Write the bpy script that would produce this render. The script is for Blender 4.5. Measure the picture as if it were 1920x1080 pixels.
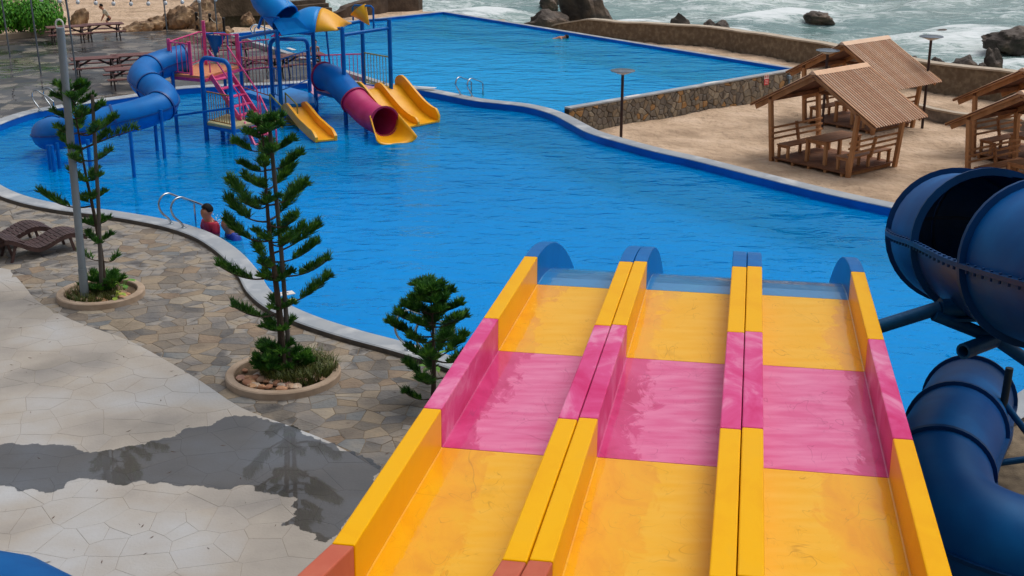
import bpy, bmesh, math, random
import numpy as np
from mathutils import Vector, Matrix, geometry, noise

# ------------------------------------------------------------------ camera, sky, sun, exposure
scn = bpy.context.scene
for o in list(bpy.data.objects): bpy.data.objects.remove(o)
col = scn.collection
R = math.radians
FOC = 2450.0; PITCH = R(18.65); CAMH = 9.0
cd = bpy.data.cameras.new('camera'); cam = bpy.data.objects.new('camera', cd); col.objects.link(cam)
cd.sensor_width = 36; cd.lens = 36*FOC/1920; cd.clip_end = 6000; cd.clip_start = .1
cam.location = (0, 0, CAMH); cam.rotation_euler = (R(90)-PITCH, 0, 0)
scn.camera = cam
SUN_EL, SUN_AZ = R(64), R(62)          # azimuth measured from +Y towards +X
w = bpy.data.worlds.new('World'); scn.world = w; w.use_nodes = True
nt = w.node_tree; bg = nt.nodes['Background']
sky = nt.nodes.new('ShaderNodeTexSky'); sky.sky_type = 'NISHITA'; sky.sun_disc = False
sky.sun_elevation = SUN_EL; sky.sun_rotation = SUN_AZ; sky.dust_density = 4.0; sky.air_density = 1.0
hs = nt.nodes.new('ShaderNodeHueSaturation'); hs.inputs['Saturation'].default_value = .38
nt.links.new(sky.outputs[0], hs.inputs['Color']); 
# overcast: the cloud layer is brightest overhead and about a third of that at the horizon
wtc = nt.nodes.new('ShaderNodeTexCoord'); wsx = nt.nodes.new('ShaderNodeSeparateXYZ'); wmr = nt.nodes.new('ShaderNodeMapRange'); wmx = nt.nodes.new('ShaderNodeVectorMath'); wmx.operation = 'SCALE'
wmr.inputs[1].default_value = 0; wmr.inputs[2].default_value = 1; wmr.inputs[3].default_value = .33; wmr.inputs[4].default_value = 1.0
nt.links.new(wtc.outputs['Generated'], wsx.inputs[0]); nt.links.new(wsx.outputs['Z'], wmr.inputs[0])
nt.links.new(hs.outputs[0], wmx.inputs[0]); nt.links.new(wmr.outputs[0], wmx.inputs['Scale']); nt.links.new(wmx.outputs[0], bg.inputs['Color'])
bg.inputs['Strength'].default_value = .15
sl = bpy.data.lights.new('sun', 'SUN'); sun = bpy.data.objects.new('sun', sl); col.objects.link(sun)
sl.energy = .85; sl.angle = R(50); sl.color = (1, .98, .96)
sd = Vector((math.sin(SUN_AZ)*math.cos(SUN_EL), math.cos(SUN_AZ)*math.cos(SUN_EL), math.sin(SUN_EL)))
sun.rotation_euler = sd.to_track_quat('Z', 'Y').to_euler(); sun.location = sd*60
vs = scn.view_settings; vs.view_transform = 'Standard'; vs.look = 'None'; vs.gamma = 1; vs.exposure = 0.13
vs.use_curve_mapping = False
scn.render.resolution_x = 1024; scn.render.resolution_y = 576

# ------------------------------------------------------------------ helpers
cp, sp = math.cos(PITCH), math.sin(PITCH)
def ray(x, y): a = x-960; b = 540-y; return (a, b*sp+FOC*cp, b*cp-FOC*sp)
def gp(x, y, z=0.0):                     # survey point: photograph pixel on the level plane z
    d = ray(x, y); t = (z-CAMH)/d[2]; return Vector((d[0]*t, d[1]*t, z))
def ap(x, y, Y):                         # survey point: photograph pixel at distance Y
    d = ray(x, y); t = Y/d[1]; return Vector((d[0]*t, Y, CAMH+d[2]*t))
def lin(c):
    r = []
    for v in c[:3]:
        v = v/255; r.append(v/12.92 if v <= .04045 else ((v+.055)/1.055)**2.4)
    return (*r, 1)
MATS = {}
def M(name, c1, c2=None, scale=4, rough=.6, rough2=None, bump=0, bscale=None, spec=.5, metal=0,
      rnd=None, stretch=(1, 1, 1), coat=0, detail=5, lo=.35, hi=.65, dist=.05, c3=None, rmix=.62, stint=None):
    if name in MATS: return MATS[name]
    m = bpy.data.materials.new(name); m.use_nodes = True; t = m.node_tree; N = t.nodes; L = t.links
    b = N['Principled BSDF']; b.inputs['Roughness'].default_value = rough; b.inputs['Metallic'].default_value = metal
    b.inputs['Specular IOR Level'].default_value = spec; b.inputs['Coat Weight'].default_value = coat
    b.inputs['Coat Roughness'].default_value = .06
    b.inputs['Base Color'].default_value = lin(c1)
    if stint: b.inputs['Specular Tint'].default_value = (*stint, 1)
    tc = N.new('ShaderNodeTexCoord'); mp = N.new('ShaderNodeMapping'); mp.inputs['Scale'].default_value = stretch
    L.new(tc.outputs['Object'], mp.inputs['Vector'])
    out = None
    if c2:
        n = N.new('ShaderNodeTexNoise'); n.inputs['Scale'].default_value = scale; n.inputs['Detail'].default_value = detail
        L.new(mp.outputs[0], n.inputs['Vector'])
        r = N.new('ShaderNodeValToRGB'); e = r.color_ramp.elements
        e[0].position = lo; e[0].color = lin(c1); e[1].position = hi; e[1].color = lin(c2)
        if c3: x = e.new((lo+hi)/2); x.color = lin(c3)
        L.new(n.outputs['Fac'], r.inputs['Fac']); out = r.outputs[0]
        if rough2 is not None:
            q = N.new('ShaderNodeMapRange'); q.inputs[3].default_value = rough; q.inputs[4].default_value = rough2
            q.inputs[1].default_value = lo; q.inputs[2].default_value = hi
            L.new(n.outputs['Fac'], q.inputs[0]); L.new(q.outputs[0], b.inputs['Roughness'])
    if rnd:                                # each object its own tint, from a list of colours
        oi = N.new('ShaderNodeObjectInfo'); r = N.new('ShaderNodeValToRGB'); r.color_ramp.interpolation = 'CONSTANT'
        e = r.color_ramp.elements
        while len(e) < len(rnd): e.new(.5)
        for i, c in enumerate(rnd): e[i].position = i/len(rnd); e[i].color = lin(c)
        L.new(oi.outputs['Random'], r.inputs['Fac'])
        if out:
            mx = N.new('ShaderNodeMix'); mx.data_type = 'RGBA'; mx.inputs[0].default_value = rmix
            L.new(out, mx.inputs[6]); L.new(r.outputs[0], mx.inputs[7]); out = mx.outputs[2]
        else: out = r.outputs[0]
    if out: L.new(out, b.inputs['Base Color'])
    if bump:
        n2 = N.new('ShaderNodeTexNoise'); n2.inputs['Scale'].default_value = bscale or scale*4; n2.inputs['Detail'].default_value = 4
        L.new(mp.outputs[0], n2.inputs['Vector'])
        bp = N.new('ShaderNodeBump'); bp.inputs['Strength'].default_value = bump; bp.inputs['Distance'].default_value = dist
        L.new(n2.outputs['Fac'], bp.inputs['Height']); L.new(bp.outputs[0], b.inputs['Normal'])
    MATS[name] = m; return m

def frame(d):
    d = Vector(d).normalized(); a = Vector((0, 0, 1)) if abs(d.z) < .95 else Vector((1, 0, 0))
    x = d.cross(a).normalized(); y = x.cross(d).normalized(); return x, y
class MB:
    def __init__(s): s.v = []; s.f = []
    def add(s, v, f): k = len(s.v); s.v += [tuple(p) for p in v]; s.f += [[i+k for i in q] for q in f]; return s
    def box(s, c, d, rz=0, rx=0, ry=0):
        m = Matrix.Rotation(rz, 3, 'Z') @ Matrix.Rotation(ry, 3, 'Y') @ Matrix.Rotation(rx, 3, 'X'); c = Vector(c)
        v = [c + m @ Vector((x*d[0]/2, y*d[1]/2, z*d[2]/2)) for z in (-1, 1) for y in (-1, 1) for x in (-1, 1)]
        return s.add(v, [(0, 2, 3, 1), (4, 5, 7, 6), (0, 1, 5, 4), (2, 6, 7, 3), (0, 4, 6, 2), (1, 3, 7, 5)])
    def bar(s, a, b, wd, h=None):           # squared bar from a to b
        h = h or wd; a = Vector(a); b = Vector(b); x, y = frame(b-a); v = []
        for p in (a, b): v += [p+x*(i*wd/2)+y*(j*h/2) for i, j in ((-1, -1), (1, -1), (1, 1), (-1, 1))]
        return s.add(v, [(3, 2, 1, 0), (4, 5, 6, 7)]+[(i, (i+1) % 4, 4+(i+1) % 4, 4+i) for i in range(4)])
    def tube(s, pts, r, n=10, cap=True, a0=0, a1=2*math.pi, up=None):
        pts = [Vector(p) for p in pts]; rs = r if isinstance(r, (list, tuple)) else [r]*len(pts)
        full = abs(a1-a0-2*math.pi) < 1e-6; k = n if full else n+1; v = []; px = None
        for i, p in enumerate(pts):
            d = (pts[min(i+1, len(pts)-1)]-pts[max(i-1, 0)]).normalized()
            if up is not None: x = d.cross(Vector(up)).normalized()
            elif px is None: x, _ = frame(d)
            else: x = (px-d*px.dot(d)).normalized()
            y = x.cross(d).normalized(); px = x
            for j in range(k):
                a = a0+(a1-a0)*j/n; v.append(p+(x*math.cos(a)+y*math.sin(a))*rs[i])
        f = []
        for i in range(len(pts)-1):
            for j in range(n):
                j2 = (j+1) % k if full else j+1
                f.append((i*k+j, i*k+j2, (i+1)*k+j2, (i+1)*k+j))
        if cap and full: f.append(tuple(range(k))[::-1]); f.append(tuple((len(pts)-1)*k+j for j in range(k)))
        return s.add(v, f)
    def lathe(s, c, prof, n=20):
        c = Vector(c); v = []
        for r, z in prof: v += [c+Vector((r*math.cos(2*math.pi*j/n), r*math.sin(2*math.pi*j/n), z)) for j in range(n)]
        f = [(i*n+j, i*n+(j+1) % n, (i+1)*n+(j+1) % n, (i+1)*n+j) for i in range(len(prof)-1) for j in range(n)]
        f.append(tuple(range(n))[::-1]); f.append(tuple((len(prof)-1)*n+j for j in range(n)))
        return s.add(v, f)
    def prism(s, poly, up):                 # closed outline pushed along up
        n = len(poly); up = Vector(up); v = [Vector(p) for p in poly]; v += [p+up for p in v]
        return s.add(v, [tuple(range(n))[::-1], tuple(range(n, 2*n))]+[(i, (i+1) % n, n+(i+1) % n, n+i) for i in range(n)])
    def grid(s, rows, closed=False):         # lofted rows of points
        n = len(rows[0]); v = [p for r in rows for p in r]; f = []
        for i in range(len(rows)-1):
            for j in range(n if closed else n-1): f.append((i*n+j, i*n+(j+1) % n, (i+1)*n+(j+1) % n, (i+1)*n+j))
        return s.add(v, f)
    def ball(s, c, r, n=8, sq=(1, 1, 1), rot=0):
        c = Vector(c); v = []; m = Matrix.Rotation(rot, 3, 'Z')
        for i in range(n+1):
            t = math.pi*i/n
            for j in range(2*n):
                a = math.pi*j/n; v.append(c+m @ Vector((r*sq[0]*math.sin(t)*math.cos(a), r*sq[1]*math.sin(t)*math.sin(a), r*sq[2]*math.cos(t))))
        return s.add(v, [(i*2*n+j, (i+1)*2*n+j, (i+1)*2*n+(j+1) % (2*n), i*2*n+(j+1) % (2*n)) for i in range(n) for j in range(2*n)])
    def mesh(s, name, off=(0, 0, 0), smooth=False):
        me = bpy.data.meshes.new(name); o = off
        me.from_pydata([(p[0]-o[0], p[1]-o[1], p[2]-o[2]) for p in s.v], [], s.f)
        bm = bmesh.new(); bm.from_mesh(me); bmesh.ops.recalc_face_normals(bm, faces=bm.faces)
        zs_ = [q[2] for q in s.v]
        if max(zs_)-min(zs_) < 1e-6:            # level sheets face the sky
            bm.normal_update(); dn = [f for f in bm.faces if f.normal.z < 0]
            if dn: bmesh.ops.reverse_faces(bm, faces=dn)
        bm.to_mesh(me); bm.free()
        if smooth:
            me.polygons.foreach_set('use_smooth', [True]*len(me.polygons)); me.set_sharp_from_angle(angle=R(smooth if smooth > 1 else 40))
        return me
    def build(s, name, mat, parent=None, off=(0, 0, 0), smooth=False, bevel=0, kind=None):
        me = s.mesh(name, off, smooth); me.materials.append(mat)
        return link(name, me, parent, bevel, kind)
def link(name, me, parent=None, bevel=0, kind=None):
    o = bpy.data.objects.new(name, me); col.objects.link(o)
    if parent is not None: o.parent = parent
    if bevel:
        b = o.modifiers.new('bevel', 'BEVEL'); b.width = bevel; b.segments = 2; b.limit_method = 'ANGLE'; b.angle_limit = R(35)
    if kind: o['kind'] = kind
    return o
def tag(o, label, cat, group=None):
    o['label'] = label; o['category'] = cat
    if group: o['group'] = group
    return o
def thing(name, label, cat, loc=(0, 0, 0), rz=0, group=None):
    o = bpy.data.objects.new(name, None); col.objects.link(o); o.location = loc; o.rotation_euler = (0, 0, rz)
    o.empty_display_size = .3
    return tag(o, label, cat, group)
def kids(o): return [c for c in bpy.data.objects if c.parent == o]
def dup(o, loc=None, rz=None, label=None, parent=None):
    c = o.copy(); col.objects.link(c); c.parent = parent
    if loc is not None: c.location = loc
    if rz is not None: c.rotation_euler = (0, 0, rz)
    if label: c['label'] = label
    for ch in kids(o): dup(ch, parent=c)
    return c
def struct(o): o['kind'] = 'structure'; return o
def catmull(pts, n=6, closed=False):
    P = [Vector(p) for p in pts]; N = len(P); out = []
    for i in range(N if closed else N-1):
        a, b, c, d = (P[(i+k) % N] if closed else P[min(max(i+k, 0), N-1)] for k in (-1, 0, 1, 2))
        for j in range(n):
            t = j/n
            out.append(.5*((2*b)+(c-a)*t+(2*a-5*b+4*c-d)*t*t+(3*b-a-3*c+d)*t*t*t))
    if not closed: out.append(P[-1])
    return out
def offset_poly(poly, d):                  # outward for counter-clockwise outlines
    n = len(poly); out = []
    for i in range(n):
        t = (poly[(i+1) % n]-poly[i-1]); t.z = 0; t.normalize(); out.append(poly[i]+Vector((t.y, -t.x, 0))*d)
    return out
def area2(p): return sum(p[i-1][0]*p[i][1]-p[i][0]*p[i-1][1] for i in range(len(p)))/2
def inside(pt, poly):
    x, y = pt[0], pt[1]; c = False; n = len(poly); j = n-1
    for i in range(n):
        xi, yi, xj, yj = poly[i][0], poly[i][1], poly[j][0], poly[j][1]
        if (yi > y) != (yj > y) and x < (xj-xi)*(y-yi)/(yj-yi)+xi: c = not c
        j = i
    return c
def sheet(poly, z):                        # flat sheet on a possibly concave outline
    P = [Vector((p[0], p[1], z)) for p in poly]; mb = MB()
    return mb.add(P, geometry.tessellate_polygon([P]))
def clip(poly, nx, ny, c):                 # keep nx*x+ny*y <= c
    out = []; n = len(poly)
    for i in range(n):
        a, b = poly[i-1], poly[i]; da = nx*a[0]+ny*a[1]-c; db = nx*b[0]+ny*b[1]-c
        if (da <= 0) != (db <= 0):
            t = da/(da-db); out.append((a[0]+(b[0]-a[0])*t, a[1]+(b[1]-a[1])*t))
        if db <= 0: out.append(b)
    return out
def voronoi(region, size, gap, seed=0, jitter=.42, aspect=1.0):
    rn = random.Random(seed); xs = [p[0] for p in region]; ys = [p[1] for p in region]
    seeds = []; y = min(ys)-size; row = 0; sy = size*.9*aspect
    while y < max(ys)+size:
        x = min(xs)-size+(row % 2)*size*.5
        while x < max(xs)+size:
            if rn.random() > .2: seeds.append((x+rn.uniform(-1, 1)*size*jitter, y+rn.uniform(-1, 1)*sy*jitter))
            x += size
        y += sy; row += 1
    S = np.array(seeds); pieces = []; poly0 = [(p[0], p[1]) for p in region]
    for i, (sx, sy_) in enumerate(seeds):
        d = np.hypot(S[:, 0]-sx, S[:, 1]-sy_); near = np.argsort(d)[1:22]
        h = size*1.6; cell = [(sx-h, sy_-h), (sx+h, sy_-h), (sx+h, sy_+h), (sx-h, sy_+h)]
        g_ = gap*rn.uniform(.6, 1.5)
        for j in near:
            dx, dy = S[j, 0]-sx, S[j, 1]-sy_; L_ = d[j]; nx, ny = dx/L_, dy/L_
            cell = clip(cell, nx, ny, nx*sx+ny*sy_+L_/2-g_/2)
            if len(cell) < 3: break
        if len(cell) < 3: continue
        ins = [inside(p, poly0) for p in cell]
        if not any(ins): continue
        if not all(ins):
            q = poly0
            for k in range(len(cell)):
                a, b = cell[k-1], cell[k]; ex, ey = b[0]-a[0], b[1]-a[1]; l = math.hypot(ex, ey)
                if l < 1e-9: continue
                nx, ny = ey/l, -ex/l; q = clip(q, nx, ny, nx*a[0]+ny*a[1])
                if len(q) < 3: break
            cell = q
        cl = []
        for p in cell:
            if not cl or math.hypot(p[0]-cl[-1][0], p[1]-cl[-1][1]) > .006: cl.append(p)
        if len(cl) >= 3 and abs(area2(cl)) > size*size*.06: pieces.append(cl if area2(cl) > 0 else cl[::-1])
    return pieces
def stone_mesh(poly, z0, h, rn, tilt=.004, inset=.012):
    cx = sum(p[0] for p in poly)/len(poly); cy = sum(p[1] for p in poly)/len(poly)
    tx, ty = rn.uniform(-tilt, tilt), rn.uniform(-tilt, tilt); n = len(poly)
    hh = h+rn.uniform(-.3, .3)*h
    r = max(.05, math.sqrt(abs(area2(poly))/math.pi)); k = 1-min(.35, inset/r)
    v = [(p[0], p[1], z0) for p in poly]+[(p[0], p[1], z0+hh*.6) for p in poly]
    v += [(cx+(p[0]-cx)*k, cy+(p[1]-cy)*k, z0+hh+(p[0]-cx)*tx+(p[1]-cy)*ty) for p in poly]
    f = [tuple(range(2*n, 3*n))]
    for b in (0, n): f += [(b+i, b+(i+1) % n, b+n+(i+1) % n, b+n+i) for i in range(n)]
    return v, f, (cx, cy)
# ------------------------------------------------------------------ materials of the setting
rnd = random.Random(7)
mSand = M('sand', (164, 140, 116), (212, 186, 160), scale=.8, rough=.97, bump=1, bscale=3.2, c3=(196, 169, 142), detail=11, dist=.22, spec=.1, lo=.28, hi=.7)
mMortar = M('mortar', (94, 82, 68), (136, 120, 98), scale=3.5, detail=9, rough=.9, bump=.4, bscale=30, spec=.2)
STONES = [(148, 134, 116), (116, 114, 112), (160, 142, 116), (98, 100, 104), (150, 130, 104), (130, 124, 116), (178, 164, 142), (106, 98, 88), (138, 132, 126), (118, 126, 130), (148, 122, 94), (124, 110, 94), (90, 88, 86)]
mFlag = M('flagstone', (150, 134, 112), (58, 55, 54), scale=1.9, rough=.8, rough2=.45, bump=.8, bscale=11, rnd=STONES, detail=12, dist=.03, spec=.4, rmix=.5, lo=.3, hi=.72, c3=(114, 106, 96))
mConc = M('stamped_concrete', (116, 112, 108), (184, 188, 192), rmix=.15, scale=.42, rough=.8, bump=.35, bscale=22, detail=9, rnd=[(176, 168, 154), (180, 174, 164), (172, 166, 158), (182, 170, 150), (176, 172, 166)], dist=.015, c3=(166, 158, 148), spec=.3, lo=.24, hi=.7)
mConcB = M('concrete_bed', (150, 140, 126), (128, 120, 108), scale=2, rough=.9)
mCop = M('granite_coping', (164, 168, 170), (190, 192, 192), scale=1.1, rough=.55, bump=.2, bscale=60, detail=9, dist=.01, c3=(150, 156, 162))
mCopDk = M('coping_riser', (84, 78, 72), (110, 100, 90), scale=4, rough=.8)
mTile = M('pool_tile', (0, 78, 162), (0, 100, 188), scale=.8, rough=.35, stint=(.4, .7, 1))
mFloor = M('pool_floor', (0, 198, 250), (0, 150, 224), scale=.09, rough=.5, detail=3, c3=(0, 182, 240))
mWallStone = M('wall_stone', (112, 98, 82), (150, 138, 120), scale=5, rough=.8, bump=.5, bscale=18, dist=.02,
               rnd=[(104, 96, 86), (120, 112, 98), (142, 128, 106), (92, 86, 80), (132, 112, 86), (114, 108, 102), (82, 80, 78), (162, 150, 130), (104, 98, 92), (88, 80, 72), (126, 116, 100), (176, 126, 60)])
mWallDk2 = M('wall_small_stone', (96, 86, 74), (132, 122, 106), scale=5, rough=.85)
mWallDk = M('wall_mortar', (58, 52, 46), (76, 68, 58), scale=6, rough=.95)
mSeaWall = M('seawall_masonry', (110, 94, 76), (140, 124, 102), scale=4.5, rough=.95, bump=1, bscale=6, detail=9, dist=.06, c3=(120, 104, 86), spec=.2)
mSeaTop = M('seawall_cap', (176, 160, 140), (192, 178, 158), scale=2, rough=.9)
mRock = M('sea_rock', (56, 46, 40), (108, 86, 66), scale=.7, rough=.8, rough2=.5, bump=1, bscale=3, detail=10, dist=.15, c3=(78, 66, 56))
mRockB = M('orange_rock', (150, 116, 84), (196, 162, 124), scale=1.4, rough=.9, bump=1, bscale=5, detail=10, dist=.08, c3=(120, 96, 74))
mSteps = M('dark_steps', (74, 60, 50), (98, 82, 68), scale=2, rough=.95, bump=1, bscale=4, dist=.06)

def water(name, deep, tint, amp, sc, rough=.03, opaque=.6, ior=1.33, gtint=(.36, .8, 1, 1)):
    m = bpy.data.materials.new(name); m.use_nodes = True; t = m.node_tree; N = t.nodes; L = t.links
    N.remove(N['Principled BSDF']); out = N['Material Output']
    tc = N.new('ShaderNodeTexCoord'); mp = N.new('ShaderNodeMapping'); mp.inputs['Scale'].default_value = (.75, 1.25, 1); mp.inputs['Rotation'].default_value = (0, 0, R(14))
    L.new(tc.outputs['Object'], mp.inputs[0])
    n1 = N.new('ShaderNodeTexNoise'); n1.inputs['Scale'].default_value = sc; n1.inputs['Detail'].default_value = 3; n1.inputs['Distortion'].default_value = .6
    n2 = N.new('ShaderNodeTexNoise'); n2.inputs['Scale'].default_value = sc*.28; n2.inputs['Detail'].default_value = 2
    L.new(mp.outputs[0], n1.inputs[0]); L.new(mp.outputs[0], n2.inputs[0])
    ad = N.new('ShaderNodeMath'); ad.operation = 'MULTIPLY_ADD'; ad.inputs[1].default_value = 2.2
    L.new(n2.outputs[0], ad.inputs[0]); L.new(n1.outputs[0], ad.inputs[2])
    bp = N.new('ShaderNodeBump'); bp.inputs['Strength'].default_value = 1; bp.inputs['Distance'].default_value = amp
    L.new(ad.outputs[0], bp.inputs['Height'])
    fr = N.new('ShaderNodeFresnel'); fr.inputs['IOR'].default_value = ior; L.new(bp.outputs[0], fr.inputs['Normal'])
    gl = N.new('ShaderNodeBsdfGlossy'); gl.inputs['Roughness'].default_value = rough; gl.inputs['Color'].default_value = gtint; L.new(bp.outputs[0], gl.inputs['Normal'])
    df = N.new('ShaderNodeBsdfDiffuse'); df.inputs['Color'].default_value = lin(deep); L.new(bp.outputs[0], df.inputs['Normal'])
    tr = N.new('ShaderNodeBsdfTransparent'); tr.inputs['Color'].default_value = lin(tint)
    m1 = N.new('ShaderNodeMixShader'); m1.inputs[0].default_value = opaque; L.new(tr.outputs[0], m1.inputs[1]); L.new(df.outputs[0], m1.inputs[2])
    m2 = N.new('ShaderNodeMixShader'); L.new(fr.outputs[0], m2.inputs[0]); L.new(m1.outputs[0], m2.inputs[1]); L.new(gl.outputs[0], m2.inputs[2])
    L.new(m2.outputs[0], out.inputs['Surface']); return m
mPool = water('pool_water', (0, 164, 232), (56, 222, 250), .05, 2.3, opaque=.48, ior=1.35)
mPool2 = water('upper_pool_water', (20, 190, 244), (96, 236, 254), .05, 1.9, opaque=.46, ior=1.34)
mPud = water('puddle_water', (60, 62, 66), (204, 206, 210), .0006, 3, rough=.015, opaque=.1, ior=1.62, gtint=(.9, .95, 1, 1))

# ------------------------------------------------------------------ the two pools
CZ = .12; WZ = -.13; UZ = .2; UW = .06; SANDZ = -.85
near = [(-70, 300), (0, 345), (55, 368), (130, 384), (215, 394), (300, 408), (355, 421), (405, 440), (450, 470), (485, 508), (505, 540), (540, 568), (600, 594), (680, 619), (760, 640), (860, 670), (1000, 720), (1200, 790), (1450, 830), (1700, 812), (1850, 772), (1905, 738), (1970, 690), (2060, 610), (2110, 530), (2060, 480), (1920, 440), (1800, 415)]
far = [(1680, 390), (1550, 362), (1420, 330), (1298, 299), (1227, 283), (1156, 264), (1103, 248), (1068, 230), (1032, 212), (979, 198), (891, 188), (820, 174), (760, 163), (690, 157), (640, 154), (580, 154), (504, 158), (440, 160), (332, 166), (267, 178), (190, 189), (120, 200), (60, 211), (0, 232), (-60, 262)]
inner = catmull([gp(x, y, CZ) for x, y in near+far], 5, True)
if area2(inner) < 0: inner.reverse()
mid = offset_poly(inner, .22); outer = offset_poly(inner, .48)
def ring(a, za, b, zb): return [[Vector((p.x, p.y, za)) for p in a], [Vector((p.x, p.y, zb)) for p in b]]
mb = MB(); i2 = offset_poly(inner, .03); o2 = offset_poly(inner, .45)
rows = [[Vector((p.x, p.y, z)) for p in q] for q, z in ((inner, CZ-.04), (inner, CZ-.015), (i2, CZ), (o2, CZ), (outer, CZ-.02))]
mb.grid(rows, True); coping = struct(mb.build('pool_coping', mCop, smooth=30))
mb = MB(); mb.grid(ring(offset_poly(inner, .465), CZ-.03, offset_poly(inner, .465), -1.3), True)
mb.grid(ring(offset_poly(inner, .465), CZ-.03, outer, CZ-.022), True); struct(mb.build('coping_riser', mCopDk))
mb = MB(); mb.grid(ring(offset_poly(inner, .02), CZ-.035, offset_poly(inner, .02), -1.4), True)
mb.grid(ring(offset_poly(inner, .02), CZ-.035, inner, CZ-.035), True); struct(mb.build('pool_wall', mTile, smooth=60))
struct(sheet(offset_poly(inner, .1), -1.4).build('pool_floor', mFloor))
struct(sheet(offset_poly(inner, .015), WZ).build('pool_water', mPool))
# upper pool
Lc, Fc, Cc = gp(435, 63, UZ), gp(831, 22, UZ), gp(1484, 128, UZ)
J2 = gp(1058, 200, UZ)
seg = [p for p in mid if -5.2 < p.x < 1.7 and 44 < p.y < 60]; seg.sort(key=lambda p: -p.x)
up = [Lc.copy(), seg[-1].copy()] + [p.copy() for p in seg[::-1][1:]] + [J2.copy(), Cc.copy(), Fc.copy()]
if area2(up) < 0: up.reverse()
struct(sheet(up, UW).build('upper_pool_water', mPool2))
struct(sheet(up, -1.1).build('upper_pool_floor', mFloor))
def kerb(a, b, wd, z0, z1, name, m, side=1):
    a = Vector(a); b = Vector(b); d = (b-a); d.z = 0; d.normalize(); n = Vector((-d.y, d.x, 0))*wd*side
    mb = MB(); q = [Vector((p.x, p.y, z0)) for p in (a, b, b+n, a+n)]
    return mb.prism(q, (0, 0, z1-z0)).build(name, m, bevel=.015)
for a, b, s, wd in ((Lc, seg[-1], -1, .3), (Lc, Fc, 1, .3), (Fc, Cc, 1, .28)):
    struct(kerb(a, b, wd, -1.2, UZ, 'upper_pool_coping', mCop, s)); struct(kerb(a, b, .03, -1.1, UZ-.012, 'upper_pool_wall', mTile, -s))
d = (Cc-J2).normalized(); n = Vector((d.y, -d.x, 0))
struct(kerb(J2, Cc+d*.28, .3, UZ-.07, UZ, 'upper_pool_coping', mCop, -1))
# stone retaining wall of the upper pool: a thing with its stones
wall = thing('stone_wall', 'dark rubble stone retaining wall holding up the far pool above the sand', 'wall', (J2.x, J2.y, SANDZ-.1))
o_ = wall.location
kerb(J2, Cc+d*.28, .24, SANDZ-.15, UZ-.072, 'wall_core', mWallDk, -1).parent = wall
for c in kids(wall): c.location = -o_
wl = (Cc-J2).length+.28
pcs = voronoi([(0, 0), (wl, 0), (wl, UZ-.08-SANDZ+.05), (0, UZ-.08-SANDZ+.05)], .225, .017, 11, .5)
bigp = sorted(pcs, key=lambda p: -abs(area2(p))); small = MB()
for kk, p in enumerate(bigp):
    v, f, c = stone_mesh(p, 0, .05, rnd, .03, .03)
    W3 = [J2+d*x+n*(.24+z) + Vector((0, 0, SANDZ-.05+y-J2.z)) for x, y, z in v]
    if kk < 296: MB().add(W3, f).build('stone', mWallStone, wall, o_)
    else: small.add(W3, f)
if small.v: small.build('small_stones', mWallDk2, wall, o_, kind='stuff')
# end face of that wall
pcs = voronoi([(0, 0), (.3, 0), (.3, UZ-.08-SANDZ), (0, UZ-.08-SANDZ)], .24, .02, 5)
# ------------------------------------------------------------------ deck, terrace, path
i_r = max(range(len(outer)), key=lambda i: outer[i].x)
ci = offset_poly(inner, .44)
k = len(ci); walk = []; i = i_r
while True:                                 # near side from the right tip leftwards and round to the upper pool corner
    walk.append(ci[i]); i = (i-1) % k
    if ci[i].y > 48 and ci[i].x > -4.6: break
deckp = [Vector((30, -12, 0)), Vector((30, ci[i_r].y+.2, 0))]+walk+[Vector((Lc.x-.1, Lc.y, 0)), gp(330, 56.5), gp(200, 61.5), gp(110, 65.5), gp(0, 74.5), gp(-160, 87.5), gp(-700, 140), Vector((-70, -12, 0))]
struct(sheet(deckp, 0).build('paved_deck', mMortar))
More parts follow.
